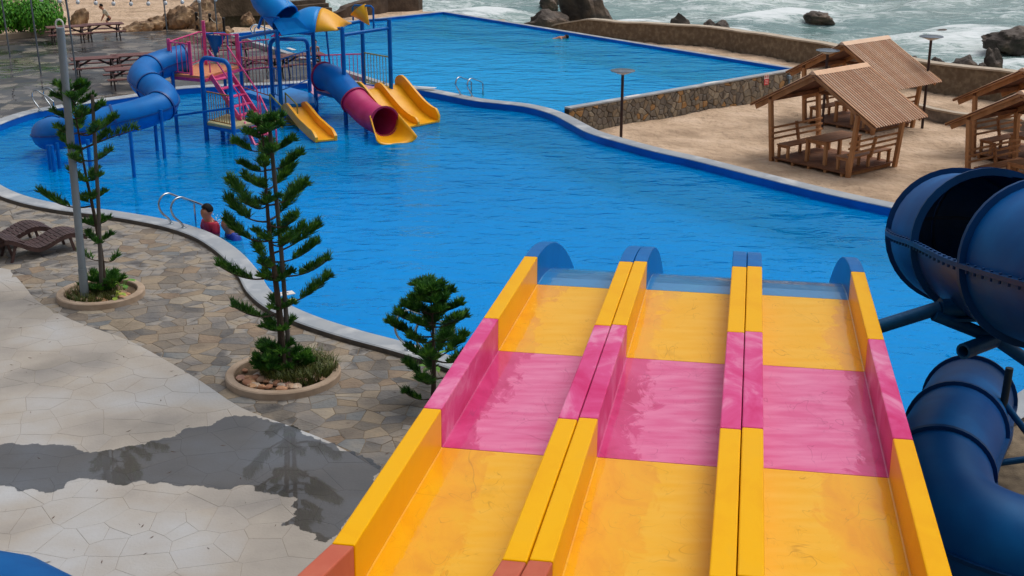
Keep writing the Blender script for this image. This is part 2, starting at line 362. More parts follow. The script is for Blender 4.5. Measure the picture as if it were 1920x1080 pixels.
# wet far terrace
def wetstone():
    m = bpy.data.materials.new('wet_flagstone'); m.use_nodes = True; t = m.node_tree; N = t.nodes; L = t.links; b = N['Principled BSDF']
    tc = N.new('ShaderNodeTexCoord'); vo = N.new('ShaderNodeTexVoronoi'); vo.inputs['Scale'].default_value = 1.5
    ve = N.new('ShaderNodeTexVoronoi'); ve.feature = 'DISTANCE_TO_EDGE'; ve.inputs['Scale'].default_value = 1.5
    L.new(tc.outputs['Object'], vo.inputs[0]); L.new(tc.outputs['Object'], ve.inputs[0])
    r = N.new('ShaderNodeValToRGB'); e = r.color_ramp.elements; r.color_ramp.interpolation = 'CONSTANT'
    cs = [(70, 68, 70), (112, 106, 100), (50, 54, 60), (88, 84, 84), (132, 124, 114), (62, 60, 58)]
    while len(e) < len(cs): e.new(.5)
    for i, c in enumerate(cs): e[i].position = i/len(cs); e[i].color = lin(c)
    sx = N.new('ShaderNodeSeparateColor'); L.new(vo.outputs['Color'], sx.inputs[0]); L.new(sx.outputs[0], r.inputs[0])
    ml = N.new('ShaderNodeMix'); ml.data_type = 'RGBA'; q = N.new('ShaderNodeMapRange'); q.inputs[2].default_value = .05
    L.new(ve.outputs['Distance'], q.inputs[0]); L.new(q.outputs[0], ml.inputs[0]); ml.inputs[6].default_value = lin((74, 68, 62)); L.new(r.outputs[0], ml.inputs[7])
    L.new(ml.outputs[2], b.inputs['Base Color'])
    n = N.new('ShaderNodeTexNoise'); n.inputs['Scale'].default_value = .35; n.inputs['Detail'].default_value = 6; L.new(tc.outputs['Object'], n.inputs[0])
    rr = N.new('ShaderNodeMapRange'); rr.inputs[1].default_value = .44; rr.inputs[2].default_value = .58; rr.inputs[3].default_value = .38; rr.inputs[4].default_value = .03
    L.new(n.outputs[0], rr.inputs[0]); L.new(rr.outputs[0], b.inputs['Roughness'])
    bp = N.new('ShaderNodeBump'); bp.inputs['Strength'].default_value = .5; bp.inputs['Distance'].default_value = .03
    L.new(ve.outputs['Distance'], bp.inputs['Height']); L.new(bp.outputs[0], b.inputs['Normal']); return m
mWet = wetstone()
farout = [p for p in offset_poly(inner, .5) if p.x < -4.7 and p.y > 43.5]; farout.sort(key=lambda p: p.x)
terr = [gp(-60, 232)]+[p for p in farout if p.x > gp(-60, 232).x+.3]+[Vector((Lc.x-.35, Lc.y-.1, 0)), gp(330, 57), gp(200, 62), gp(110, 66), gp(0, 75), gp(-160, 88)]
struct(sheet(terr, .006).build('wet_terrace', mWet))
# stamped concrete path
pedge = [(-200, 470), (0, 502), (20, 510), (43, 533), (67, 562), (110, 588), (153, 607), (240, 638), (310, 675), (380, 717), (451, 764), (546, 800), (623, 831), (705, 878), (820, 935), (1000, 1010), (1250, 1080)]
pe = catmull([gp(x, y, .004) for x, y in pedge], 3)
lo = [gp(1250, 1330), gp(-250, 1330)]
pathp = pe+lo
struct(sheet(pathp, .004).build('concrete_path', mConcB))
path = bpy.data.objects['concrete_path']
pp = [(p.x, p.y) for p in pathp]
pcs = voronoi(pp, .58, .0045, 3, .5, .85)
cands = []
for p in pcs:
    v, f, c = stone_mesh(p, .003, .005, rnd, .001, .008)
    pyx = Vector((c[0], c[1], 0)); cands.append((pyx.length, v, f))
cands.sort(key=lambda q: q[0])
seen = [q for q in cands if q[0] > 13.5]; rest = [q for q in cands if q[0] <= 13.5]
for _, v, f in seen[:298]: MB().add(v, f).build('paving_plate', mConc, path)
rest += seen[298:]
if rest:
    mb = MB()
    for _, v, f in rest: mb.add(v, f)
    mb.build('paving_plates', mConc, path, kind='stuff')
# crazy paving between path and pool
cn = [p for p in offset_poly(inner, .5)]
i0 = min(range(len(cn)), key=lambda i: (cn[i]-gp(-65, 318, 0)).length); nearc = []
i = i0
while True:
    nearc.append(cn[i]); i = (i+1) % len(cn)
    if cn[i].x > 6.0 and cn[i].y < 30: break
reg = [gp(-190, 330)]+nearc+[Vector((6.0, 12, 0)), gp(1250, 1080)]+[Vector((p.x, p.y, 0)) for p in pe[::-1] if p.x < 2.2]
rp = [(p.x, p.y) for p in reg]
pcs = voronoi(rp, .40, .013, 21, .68, .62)
deck = bpy.data.objects['paved_deck']; q = []
def scr(x, y, z=0):
    dz = z-CAMH; zc = y*cp-dz*sp; return 960+FOC*x/zc, 540-FOC*(y*sp+dz*cp)/zc, zc
for p in pcs:
    v, f, c = stone_mesh(p, -.001, .008, rnd, .005, .03)
    sx, sy, zc = scr(c[0], c[1]); vis = -20 < sx < 960 and 300 < sy < 1000 or (sx > 1860 and sx < 1960 and sy > 700)
    if vis and sx > 0 and sx < 960 and sx-700 > (sy-878)*-.667+90: vis = False
    q.append((-(abs(area2(p))/zc**2) if vis else 1, v, f))
q.sort(key=lambda t: t[0])
for _, v, f in q[:298]: MB().add(v, f).build('flagstone', mFlag, deck)
mFlagS = M('flagstone_small', (150, 136, 116), (84, 80, 76), scale=2.3, rough=.75, rough2=.45, bump=.6, bscale=14, detail=9, dist=.02, c3=(140, 134, 126))
mb = MB()
for _, v, f in q[298:]: mb.add(v, f)
mb.build('flagstones', mFlagS, deck, kind='stuff')
# puddles: thin films with ragged rims
def ragged(pts, amp, it=4, seed=1):
    rn = random.Random(seed); P = [Vector(p) for p in pts]
    for k in range(it):
        Q = []
        for i in range(len(P)):
            a, b = P[i], P[(i+1) % len(P)]; m_ = (a+b)/2; t = b-a
            Q += [a, m_+Vector((-t.y, t.x, 0)).normalized()*rn.gauss(0, 1)*min(amp, t.length*.16)]
        P = Q
    return P
pud = [(0, 834), (60, 831), (140, 838), (170, 849), (215, 843), (270, 834), (330, 818), (370, 801), (420, 783), (480, 779), (552, 799), (628, 830), (712, 880), (690, 925), (640, 990), (612, 1016), (590, 1000), (560, 986), (528, 986), (556, 966), (546, 950), (549, 931), (520, 926), (480, 921), (410, 918), (370, 910), (330, 911), (280, 907), (215, 909), (180, 898), (150, 896), (124, 906), (118, 916), (60, 916), (40, 921), (0, 910), (-60, 905), (-60, 840)]
o = sheet(ragged([gp(x, y, .013) for x, y in pud], .09, 5, 4), .013).build('puddle', mPud)
struct(o)
# ------------------------------------------------------------------ sand
swb = [(1035, 60), (1090, 66), (1140, 72), (1200, 78), (1330, 88), (1400, 100), (1470, 113), (1540, 127), (1640, 150), (1740, 171), (1850, 187), (1960, 206), (2120, 236), (2300, 270)]
swp = catmull([gp(x, y, SANDZ) for x, y in swb], 4)
beach = [p.copy() for p in swp]+[Vector((60, 20, 0)), Vector((ci[i_r].x-1, 20, 0)), Vector((0, 40, 0)), Vector((0, 60, 0))]
xs = np.arange(0, 46, .35); ys = np.arange(27, 76, .35); idx = {}; V = []; F_ = []
ip = offset_poly(inner, .25); ub = up
def ok(x, y): return inside((x, y), beach) and not inside((x, y), ip) and not inside((x, y), ub) and not (y < ci[i_r].y-.2)
for i, x in enumerate(xs):
    for j, y in enumerate(ys):
        z = SANDZ+.10*noise.noise((x*.35, y*.35, 0))+.05*noise.noise((x*1.3, y*1.3, 3))+.025*noise.noise((x*2.9, y*2.9, 7))
        idx[i, j] = len(V); V.append((x, y, z))
for i in range(len(xs)-1):
    for j in range(len(ys)-1):
        if ok(xs[i]+.17, ys[j]+.17): F_.append((idx[i, j], idx[i+1, j], idx[i+1, j+1], idx[i, j+1]))
struct(MB().add(V, F_).build('sand_beach', mSand, smooth=80))
# far beach on the left: one sheet that runs on beyond the frame
xs = np.concatenate([np.arange(-150, -30, 3), np.arange(-30, 6, .8)]); ys = np.concatenate([np.arange(56, 100, .8), np.arange(100, 300, 8)])
V = []; F_ = []; idx = {}
e0, e1 = gp(-160, 88), gp(330, 57)
for i, x in enumerate(xs):
    for j, y in enumerate(ys):
        z = -.09+.06*noise.noise((x*.2, y*.2, 0))+max(0, y-72)*.012+.05*noise.noise((x*.9, y*.9, 3)); idx[i, j] = len(V); V.append((x, y, z))
lf = (Fc-Lc).normalized(); ln = Vector((-lf.y, lf.x, 0))
bank_a = Lc+ln*3.2-lf*7.0; bank_b = Lc+ln*3.2+lf*14.6
for i in range(len(xs)-1):
    for j in range(len(ys)-1):
        x, y = xs[i]+.4, ys[j]+.4; p = Vector((x, y, 0)); s_ = (p-Lc).dot(lf); t_ = (p-Lc).dot(ln)
        if inside((x, y), ub): continue
        if s_ > 14.2 and t_ > -3: continue
        if t_ > 3.6 and scr(x, y)[0] > 372: continue
        if x > 0: continue
        if y < Lc.y-.5 and x > Lc.x-1: continue
        F_.append((idx[i, j], idx[i+1, j], idx[i+1, j+1], idx[i, j+1]))
struct(MB().add(V, F_).build('far_beach', mSand, smooth=80))
# ------------------------------------------------------------------ sea
def seamat():
    m = bpy.data.materials.new('sea_water'); m.use_nodes = True; t = m.node_tree; N = t.nodes; L = t.links; b = N['Principled BSDF']
    tc = N.new('ShaderNodeTexCoord'); mp = N.new('ShaderNodeMapping'); mp.inputs['Rotation'].default_value = (0, 0, R(-28)); mp.inputs['Scale'].default_value = (.55, 1.5, 1)
    L.new(tc.outputs['Object'], mp.inputs[0])
    n0 = N.new('ShaderNodeTexNoise'); n0.inputs['Scale'].default_value = .16; n0.inputs['Detail'].default_value = 3; L.new(mp.outputs[0], n0.inputs[0])
    n1 = N.new('ShaderNodeTexNoise'); n1.inputs['Scale'].default_value = .85; n1.inputs['Detail'].default_value = 12; n1.inputs['Roughness'].default_value = .78; n1.inputs['Distortion'].default_value = 1.2; L.new(mp.outputs[0], n1.inputs[0])
    at = N.new('ShaderNodeAttribute'); at.attribute_name = 'foam'
    a1 = N.new('ShaderNodeMath'); a1.operation = 'MULTIPLY_ADD'; a1.inputs[1].default_value = .42; L.new(n0.outputs[0], a1.inputs[0]); L.new(n1.outputs[0], a1.inputs[2])
    a2 = N.new('ShaderNodeMath'); a2.operation = 'ADD'; L.new(a1.outputs[0], a2.inputs[0]); L.new(at.outputs['Fac'], a2.inputs[1])
    fo = N.new('ShaderNodeMapRange'); fo.inputs[1].default_value = .78; fo.inputs[2].default_value = .96; L.new(a2.outputs[0], fo.inputs[0])
    c = N.new('ShaderNodeValToRGB'); e = c.color_ramp.elements; e[0].position = .35; e[0].color = lin((104, 136, 134)); e[1].position = .65; e[1].color = lin((140, 162, 156)); L.new(n0.outputs[0], c.inputs[0])
    mx = N.new('ShaderNodeMix'); mx.data_type = 'RGBA'; L.new(fo.outputs[0], mx.inputs[0]); L.new(c.outputs[0], mx.inputs[6]); mx.inputs[7].default_value = lin((222, 228, 228))
    L.new(mx.outputs[2], b.inputs['Base Color'])
    rr = N.new('ShaderNodeMapRange'); rr.inputs[3].default_value = .12; rr.inputs[4].default_value = .85; L.new(fo.outputs[0], rr.inputs[0]); L.new(rr.outputs[0], b.inputs['Roughness'])
    n3 = N.new('ShaderNodeTexNoise'); n3.inputs['Scale'].default_value = 1.6; n3.inputs['Detail'].default_value = 5; L.new(mp.outputs[0], n3.inputs[0])
    bp = N.new('ShaderNodeBump'); bp.inputs['Strength'].default_value = .7; bp.inputs['Distance'].default_value = .25; L.new(n3.outputs[0], bp.inputs['Height']); L.new(bp.outputs[0], b.inputs['Normal'])
    return m
SEAZ = -2.6
xs = np.concatenate([[-3000, -300, -80], np.arange(-40, 80, .55), [110, 300, 3000]]); ys = np.concatenate([[15, 30], np.arange(42, 150, .55), [170, 400, 5000]])
X, Y = np.meshgrid(xs, ys, indexing='ij'); rs = np.random.RandomState(4); Z = np.zeros_like(X)
for k in range(26):
    lam = 1.6*1.16**k if k < 18 else rs.uniform(3, 14); th = R(-62)+rs.normal(0, .42); amp = .011*lam**.95
    ph = (X*math.cos(th)+Y*math.sin(th))*2*math.pi/lam+rs.uniform(0, 6.28); s = np.sin(ph); Z += amp*(1-2*np.abs(s)**1.0*0-0)*s
fade = np.clip((150-Y)/30, 0, 1)*np.clip((X+40)/10, 0, 1)*np.clip((80-X)/10, 0, 1); Z = SEAZ+Z*fade
seaw = np.array([(p.x, p.y) for p in swp]); flatX, flatY = X.ravel(), Y.ravel()
foam = np.full(len(flatX), 9e9)
for q in list(seaw)+[(p[0], p[1]) for p in (gp(1085, 60, SEAZ), gp(1880, 130, SEAZ), gp(1530, 40, SEAZ), gp(1900, 90, SEAZ), gp(1760, 66, SEAZ), gp(840, 20, SEAZ))]:
    foam = np.minimum(foam, np.hypot(flatX-q[0], flatY-q[1]))
crest = np.clip((Z.ravel()-SEAZ-.22)/.5, 0, 1)
foamv = .10*np.exp(-foam/10.0)+.22*crest+.03
nx_, ny_ = X.shape; I = np.arange(nx_*ny_).reshape(nx_, ny_)
fc = np.stack([I[:-1, :-1], I[1:, :-1], I[1:, 1:], I[:-1, 1:]], -1).reshape(-1, 4)
me = bpy.data.meshes.new('sea'); me.from_pydata(np.stack([flatX, flatY, Z.ravel()], -1).tolist(), [], fc.tolist())
a = me.attributes.new('foam', 'FLOAT', 'POINT'); a.data.foreach_set('value', foamv.astype(np.float32))
me.polygons.foreach_set('use_smooth', [True]*len(me.polygons)); me.materials.append(seamat()); struct(link('sea', me))
# ------------------------------------------------------------------ sea wall, low kerb, dark bank and steps
def strip_wall(name, pts, h0, h1, thick, m, mcap, z0, label, cat, capo=.06):
    t = thing(name, label, cat, (pts[0].x, pts[0].y, z0)); off = t.location; n = len(pts); A = []; B = []; C = []; D = []
    for i, p in enumerate(pts):
        dd = pts[min(i+1, n-1)]-pts[max(i-1, 0)]; dd.z = 0; dd.normalize(); nn = Vector((-dd.y, dd.x, 0)); h = min(h0+(h1-h0)*i/(n-1), .3+.12*i)
        h += .05*noise.noise((p.x*.5, p.y*.5, 2)); jt = .05*noise.noise((p.x*2, p.y*2, 8))
        A.append(Vector((p.x, p.y, z0-.3))); B.append(Vector((p.x, p.y, z0+h))+nn*jt); C.append(Vector((p.x, p.y, z0+h))+nn*thick); D.append(Vector((p.x, p.y, z0-2.5))+nn*thick)
    MB().grid([A, [(a+b)/2+Vector((0, 0, .1)) for a, b in zip(A, B)], B, C, D]).build('wall_body', m, t, off, smooth=35)
    c0 = [p+Vector((0, 0, .003))+(b-c).normalized()*capo for p, b, c in zip(B, B, C)]; c1 = [p+Vector((0, 0, .003))+(c-b).normalized()*capo for p, b, c in zip(C, B, C)]
    u = Vector((0, 0, .07)); MB().grid([c0, [p+u for p in c0], [p+u for p in c1], c1, c0]).build('cap', mcap, t, off)
    return t
strip_wall('seawall', swp, .8, 1.3, .45, mSeaWall, mSeaTop, SANDZ, 'long curved brown stone seawall between the sandy beach and the waves', 'wall')
lk = catmull([gp(x, y, SANDZ) for x, y in [(1640, 205), (1692, 212), (1750, 227), (1800, 236), (1850, 240), (1920, 250), (2050, 275)]], 4)
strip_wall('low_wall', lk, .38, .42, .25, M('grey_rubble', (112, 104, 96), (146, 138, 128), scale=2.5, rough=.95, bump=1, bscale=7, dist=.05), mSeaTop, SANDZ, 'low grey rubble wall crossing the sand behind the thatched shelters', 'wall', .03)
def s_at(px):
    return min((abs(scr(*(Lc+ln*3.2+lf*(k*.05)).xy)[0]-px), k*.05) for k in range(-200, 400))[1]
s0_, s1_ = s_at(546), s_at(612)
bk = [Lc+ln*3.2+lf*(s1_+(14.6-s1_)*k/12)+Vector((.25*math.sin(k*1.3), .25*math.cos(k*.9), 0)) for k in range(13)]
strip_wall('retaining_wall', bk, 1.15, .7, .6, mSteps, mSteps, -.2, 'dark brown bank wall behind the far corner of the upper pool', 'wall', .0)
strip_wall('retaining_wall', catmull([gp(x, y, -.2) for x, y in ((368, 34), (392, 25), (430, 21), (480, 20), (540, 16))], 4), .9, 1.3, .6, M('brown_bank', (98, 76, 58), (128, 102, 80), scale=1.6, rough=.95, bump=1, bscale=5, dist=.08), mSteps, -.2, 'brown stone bank wall at the edge of the far sand left of the tipping barrel', 'wall', .0)
st = thing('stone_steps', 'dark stone steps beside the bank wall behind the play structure', 'steps', Lc+ln*3.2+lf*s0_)
stw = s1_-s0_+.3
for k in range(5):
    a = Lc+ln*3.2+lf*s0_-ln*(.9-k*.3)-lf*.1
    kerb(a, a+lf*stw, .3, -.4, -.05+.22*(k+1), 'step', mSteps, 1)
    o = [c for c in bpy.data.objects if c.name.startswith('step') and c.parent is None and c.type == 'MESH'][-1]; o.parent = st; o.location = -st.location
# ------------------------------------------------------------------ rocks
def rock_mesh(sx, sy, sz, seed, n=22, sharp=.6, lean=(0, 0)):
    mb = MB(); mb.ball((0, 0, 0), 1, n); rn = random.Random(seed); o = Vector((rn.uniform(0, 50), rn.uniform(0, 50), 0)); V = []
    planes = [(Vector((rn.gauss(0, 1), rn.gauss(0, 1), rn.gauss(.2, .8))).normalized(), rn.uniform(.62, .92)) for _ in range(9)]
    for p in mb.v:
        p = Vector(p)
        for nn, dd in planes:
            e = p.dot(nn)-dd
            if e > 0: p = p-nn*e*.85
        r = 1-sharp*.22*abs(noise.noise(p*2.2+o*2))+sharp*.5*noise.noise(p*1.3+o)+sharp*.25*noise.noise(p*3.1+o)+sharp*.12*noise.noise(p*7+o); p = p*r
        V.append((p.x*sx+lean[0]*p.z*sz, p.y*sy+lean[1]*p.z*sz, p.z*sz))
    mb.v = V; return mb
def rock(px, py, z, sx, sz, label, seed, m=None, sy=None, lean=(0, 0), rz=0, sink=.25, grp=None):
    b = gp(px, py, z); o = rock_mesh(sx, sy or sx*.8, sz, seed, lean=lean).build('boulder', m or mRock, smooth=28)
    o.location = (b.x, b.y, z+sz*(1-sink*2)); o.rotation_euler = (0, 0, rz); return tag(o, label, 'rock', grp)
rock(1095, 66, SEAZ, 1.75, 2.6, 'tall leaning dark boulder rising from the sea beyond the far pool', 3, lean=(-.28, 0), sy=1.6)
rock(1022, 74, SEAZ, 1.7, 1.25, 'broad cracked brown boulder at the left foot of the tall leaning one', 5)
rock(1112, 78, SEAZ, 1.5, .85, 'low flat grey boulder at the right foot of the tall leaning one', 8)
rock(1028, 20, SEAZ, .9, .8, 'dark boulder cut by the top edge beside the tall leaning one', 9)
rock(1176, 62, SEAZ, .45, .3, 'tiny rock in the foam right of the big leaning boulder', 12)
rock(1277, 70, SEAZ, .75, 1.1, 'dark pointed rock peeping over the seawall, leftmost of three', 13)
rock(1330, 74, SEAZ, .6, .8, 'small rock peeping over the seawall, middle one of three', 14)
rock(1352, 76, SEAZ, .65, .85, 'rounded brown rock peeping over the seawall, right one of three', 15)
rock(1533, 44, SEAZ, 1.15, .55, 'low rounded rock awash in the waves above the front shelter roof', 17)
rock(1763, 68, SEAZ, .72, .3, 'flat rock awash near the tall lamp beside the rear shelter', 18)
rock(1900, 95, SEAZ, 1.9, .95, 'large dark boulder in the surf at the right edge', 19)
rock(1806, 148, SEAZ, .95, .9, 'jagged dark boulder behind the seawall, left of the upright one', 21)
rock(1862, 148, SEAZ, .55, 1.15, 'upright wedge-shaped boulder standing behind the seawall', 22, lean=(-.15, 0))
rock(1838, 152, SEAZ, .45, .6, 'small brown rock wedged between two boulders behind the seawall', 23)
rock(1753, 140, SEAZ, .5, .6, 'dark rock just left of the jagged boulder behind the seawall', 24)
rock(1708, 130, SEAZ, .45, .5, 'small dark rock showing beside the rear shelter roof', 25)
rock(466, 47, -.1, .42, .5, 'lone reddish boulder on the sand behind the picnic terrace', 31, mRockB)
# ------------------------------------------------------------------ three-lane water slide
_d = Vector((463, 717*sp+FOC*cp, 717*cp-FOC*sp)).normalized(); _s = Vector((_d.y, -_d.x, 0)).normalized(); _n = _s.cross(_d); HC = 4.089
def SP(s, t, h): return Vector((0, 0, CAMH))+_s*s+_d*t+_n*(h-HC)
def gelcoat(name, c1, c2, c3, rough, bump=.25, wet=True, bsc=2.2, worn=None, dry=None):
    m = bpy.data.materials.new(name); m.use_nodes = True; t = m.node_tree; N = t.nodes; L = t.links; b = N['Principled BSDF']
    def noise_(sc, det, ro=.5, di=0): n = N.new('ShaderNodeTexNoise'); n.inputs['Scale'].default_value = sc; n.inputs['Detail'].default_value = det; n.inputs['Roughness'].default_value = ro; n.inputs['Distortion'].default_value = di; L.new(mp.outputs[0], n.inputs[0]); return n.outputs[0]
    def math_(op, a, b_, c=None):
        q = N.new('ShaderNodeMath'); q.operation = op
        for i, v in enumerate((a, b_, c)):
            if v is None: continue
            if isinstance(v, (int, float)): q.inputs[i].default_value = v
            else: L.new(v, q.inputs[i])
        return q.outputs[0]
    def mr(v, a, b_, c, d): q = N.new('ShaderNodeMapRange'); L.new(v, q.inputs[0]); [setattr(q.inputs[k+1], 'default_value', x) for k, x in enumerate((a, b_, c, d))]; return q.outputs[0]
    def mix(f, a, b_): q = N.new('ShaderNodeMix'); q.data_type = 'RGBA'; L.new(f, q.inputs[0]); [L.new(v, q.inputs[k]) if not isinstance(v, tuple) else setattr(q.inputs[k], 'default_value', lin(v)) for k, v in ((6, a), (7, b_))]; return q.outputs[2]
    tc = N.new('ShaderNodeTexCoord'); mp = N.new('ShaderNodeMapping'); mp.inputs['Rotation'].default_value = (0, 0, R(10.3)); mp.inputs['Scale'].default_value = (1.5, .8, 1)
    L.new(tc.outputs['Object'], mp.inputs[0])
    n = noise_(1.7, 9, .62, .8)
    r = N.new('ShaderNodeValToRGB'); e = r.color_ramp.elements; e[0].position = .34; e[0].color = lin(c1); e[1].position = .72; e[1].color = lin(c3); x = e.new(.52); x.color = lin(c2)
    L.new(n, r.inputs[0]); last = r.outputs[0]; b.inputs['Roughness'].default_value = rough
    bn = noise_(bsc, 5); fine = noise_(16, 3)
    hgt = math_('MULTIPLY_ADD', fine, .07, bn)
    if dry:                                    # sun-faded dry gelcoat; wet strip by the wall, with the wall's reflection painted in
        at = N.new('ShaderNodeAttribute'); at.attribute_name = 'film_refl'
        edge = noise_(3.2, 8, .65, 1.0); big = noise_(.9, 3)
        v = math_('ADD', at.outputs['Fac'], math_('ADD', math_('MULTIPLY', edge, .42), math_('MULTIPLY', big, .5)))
        wet_refl = mr(v, .86, .90, 0, 1)
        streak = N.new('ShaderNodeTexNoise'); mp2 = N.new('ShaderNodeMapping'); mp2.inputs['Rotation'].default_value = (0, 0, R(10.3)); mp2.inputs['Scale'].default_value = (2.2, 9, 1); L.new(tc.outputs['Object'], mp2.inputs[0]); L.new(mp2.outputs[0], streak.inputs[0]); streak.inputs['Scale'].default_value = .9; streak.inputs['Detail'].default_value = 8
        dryc = mix(mr(streak.outputs[0], .35, .68, 0, 1), dry[0], dry[1]); last = mix(wet_refl, dryc, last)
        L.new(mr(wet_refl, 0, 1, .35, 1), b.inputs['Coat Weight']); L.new(mr(wet_refl, 0, 1, .22, .03), b.inputs['Coat Roughness']); b.inputs['Coat IOR'].default_value = 1.33; b.inputs['Specular IOR Level'].default_value = .1
        hgt = math_('MULTIPLY_ADD', wet_refl, .02, hgt)
    if worn:                                   # arcs of scuffing and grime
        for sc, wd_, am, cc in ((1.1, .007, .55, worn), (.55, .004, .5, worn), (2.6, .006, .3, worn)):
            v = noise_(sc, 2, .5, 2.5); ln_ = math_('ABSOLUTE', math_('SUBTRACT', v, .5), 0); brk = noise_(sc*2.3, 3); k = math_('MULTIPLY', mr(ln_, 0, wd_, am, 0), mr(brk, .45, .6, 0, 1)); last = mix(k, last, cc)
        gr = mr(noise_(1.3, 10, .7), .58, .75, 0, .35); last = mix(gr, last, worn)
    L.new(last, b.inputs['Base Color'])
    if not dry and not wet: b.inputs['Specular IOR Level'].default_value = .2; b.inputs['Specular Tint'].default_value = lin(c2)
    if wet and not dry: b.inputs['Coat Weight'].default_value = 1; b.inputs['Coat Roughness'].default_value = .04; b.inputs['Coat IOR'].default_value = 1.33
    bp = N.new('ShaderNodeBump'); bp.inputs['Strength'].default_value = bump; bp.inputs['Distance'].default_value = .04; L.new(hgt, bp.inputs['Height'])
    L.new(bp.outputs[0], b.inputs['Normal'])
    if wet: L.new(bp.outputs[0], b.inputs['Coat Normal'])
    return m
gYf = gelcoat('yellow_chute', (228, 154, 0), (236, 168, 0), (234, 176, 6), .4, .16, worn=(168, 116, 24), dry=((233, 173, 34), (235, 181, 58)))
gYw = gelcoat('yellow_wall', (238, 170, 0), (242, 178, 2), (238, 176, 18), .38, .04, False)
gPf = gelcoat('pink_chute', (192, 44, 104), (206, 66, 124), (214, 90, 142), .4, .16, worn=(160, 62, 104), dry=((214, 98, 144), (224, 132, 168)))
gPw = gelcoat('pink_wall', (206, 50, 112), (216, 82, 138), (232, 156, 186), .42, .05, False)
gTf = gelcoat('terracotta_chute', (176, 84, 60), (188, 96, 70), (196, 110, 84), .4, .2)
gTw = gelcoat('terracotta_wall', (186, 92, 70), (190, 98, 76), (196, 108, 84), .5, .04, False)
gBf = gelcoat('blue_chute', (0, 124, 184), (0, 132, 194), (20, 142, 196), .35, .3)
gBw = gelcoat('blue_wall', (0, 98, 170), (0, 106, 178), (0, 112, 182), .35, .04, False)
def slide_h(t):
    k = .0915
    if t < 7.56: return (7.56-t)*.19
    if t < 15.12: return 0
    if t < 18.95: return -k*(t-15.12)**2
    a = 3.83; h0 = -k*a*a; s0 = -2*k*a
    if t < 21.6: return h0+s0*(t-18.95)
    h1 = h0+s0*2.65; u = min(t-21.6, 2.4); return h1+s0*u-s0*u*u/4.8+max(0, t-24)*.04
def stations(t0, t1):
    n = 1 if (7.5 < t0 and t1 < 15.2) or t1 < 7.6 else 26
    return [(t0+(t1-t0)*i/n) for i in range(n+1)]
def lane_part(mb, t0, t1, prof):               # closed profile (s,h) swept along the run of the slide
    rows = []
    for t in stations(t0, t1): hh = slide_h(t); rows.append([SP(s, t, hh+h) for s, h in prof])
    n = len(prof); k = len(mb.v); mb.grid(rows, True); mb.f.append([k+i for i in range(n)]); mb.f.append([k+(len(rows)-1)*n+i for i in range(n)])
slide = thing('water_slide', 'wide three-lane water slide with yellow, pink and yellow bands falling to the pool', 'water slide', SP(-.55, 7.5, -.4)); so = slide.location
LANES = [(-2.55, -2.39, -1.40, -1.236), (-1.228, -1.07, -.07, .10), (.108, .28, 1.30, 1.46)]
SEGS = [(3.2, 7.545, gTf, gTw), (7.56, 10.06, gYf, gYw), (10.07, 12.61, gPf, gPw), (12.62, 15.12, gYf, gYw), (15.13, 24.6, gBf, gBw)]
for li, (a, b_, c, d_) in enumerate(LANES):
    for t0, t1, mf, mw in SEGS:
        e = .05*(li-1)                       # each lane starts a hand further down
        t0 += e; t1 += e
        mb = MB(); r = .012
        lane_part(mb, t0, t1, [(b_-.006, -.40), (c+.006, -.40), (c+.006, -.345), (c-r, -.35), (b_+r, -.35), (b_-.006, -.345)])
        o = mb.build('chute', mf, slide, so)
        fa = o.data.attributes.new('film_refl', 'FLOAT', 'POINT'); vals = []  # mask for the wet strip and the wall reflection painted with it
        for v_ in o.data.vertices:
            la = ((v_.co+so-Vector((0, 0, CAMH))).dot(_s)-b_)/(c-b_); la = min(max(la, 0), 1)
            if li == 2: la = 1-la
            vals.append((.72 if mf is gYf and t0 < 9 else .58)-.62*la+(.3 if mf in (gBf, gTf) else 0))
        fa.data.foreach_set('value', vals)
        for p, q in ((a, b_), (c, d_)):
            mb = MB(); lane_part(mb, t0, t1, [(p, -.44), (q, -.44), (q, 0), (p, 0)])
            mb.build('side_wall', mw, slide, so, bevel=.012)
mSteelB = M('blue_steel', (12, 48, 96), (20, 62, 116), scale=3, rough=.4)
for t in (8.5, 11.5, 14.6):
    for s in (-2.2, 1.15):
        p = SP(s, t, -.46); MB().tube([(p.x, p.y, 0), p], .07, 10).build('support_post', mSteelB, slide, so, smooth=True)
for t in (17.6, 20.5):
    for s in (-2.2, 1.15):
        p = SP(s, t, slide_h(t)-.46); MB().tube([(p.x, p.y, -1.3 if t > 19 else -.1), p], .07, 10).build('support_post', mSteelB, slide, so, smooth=True)
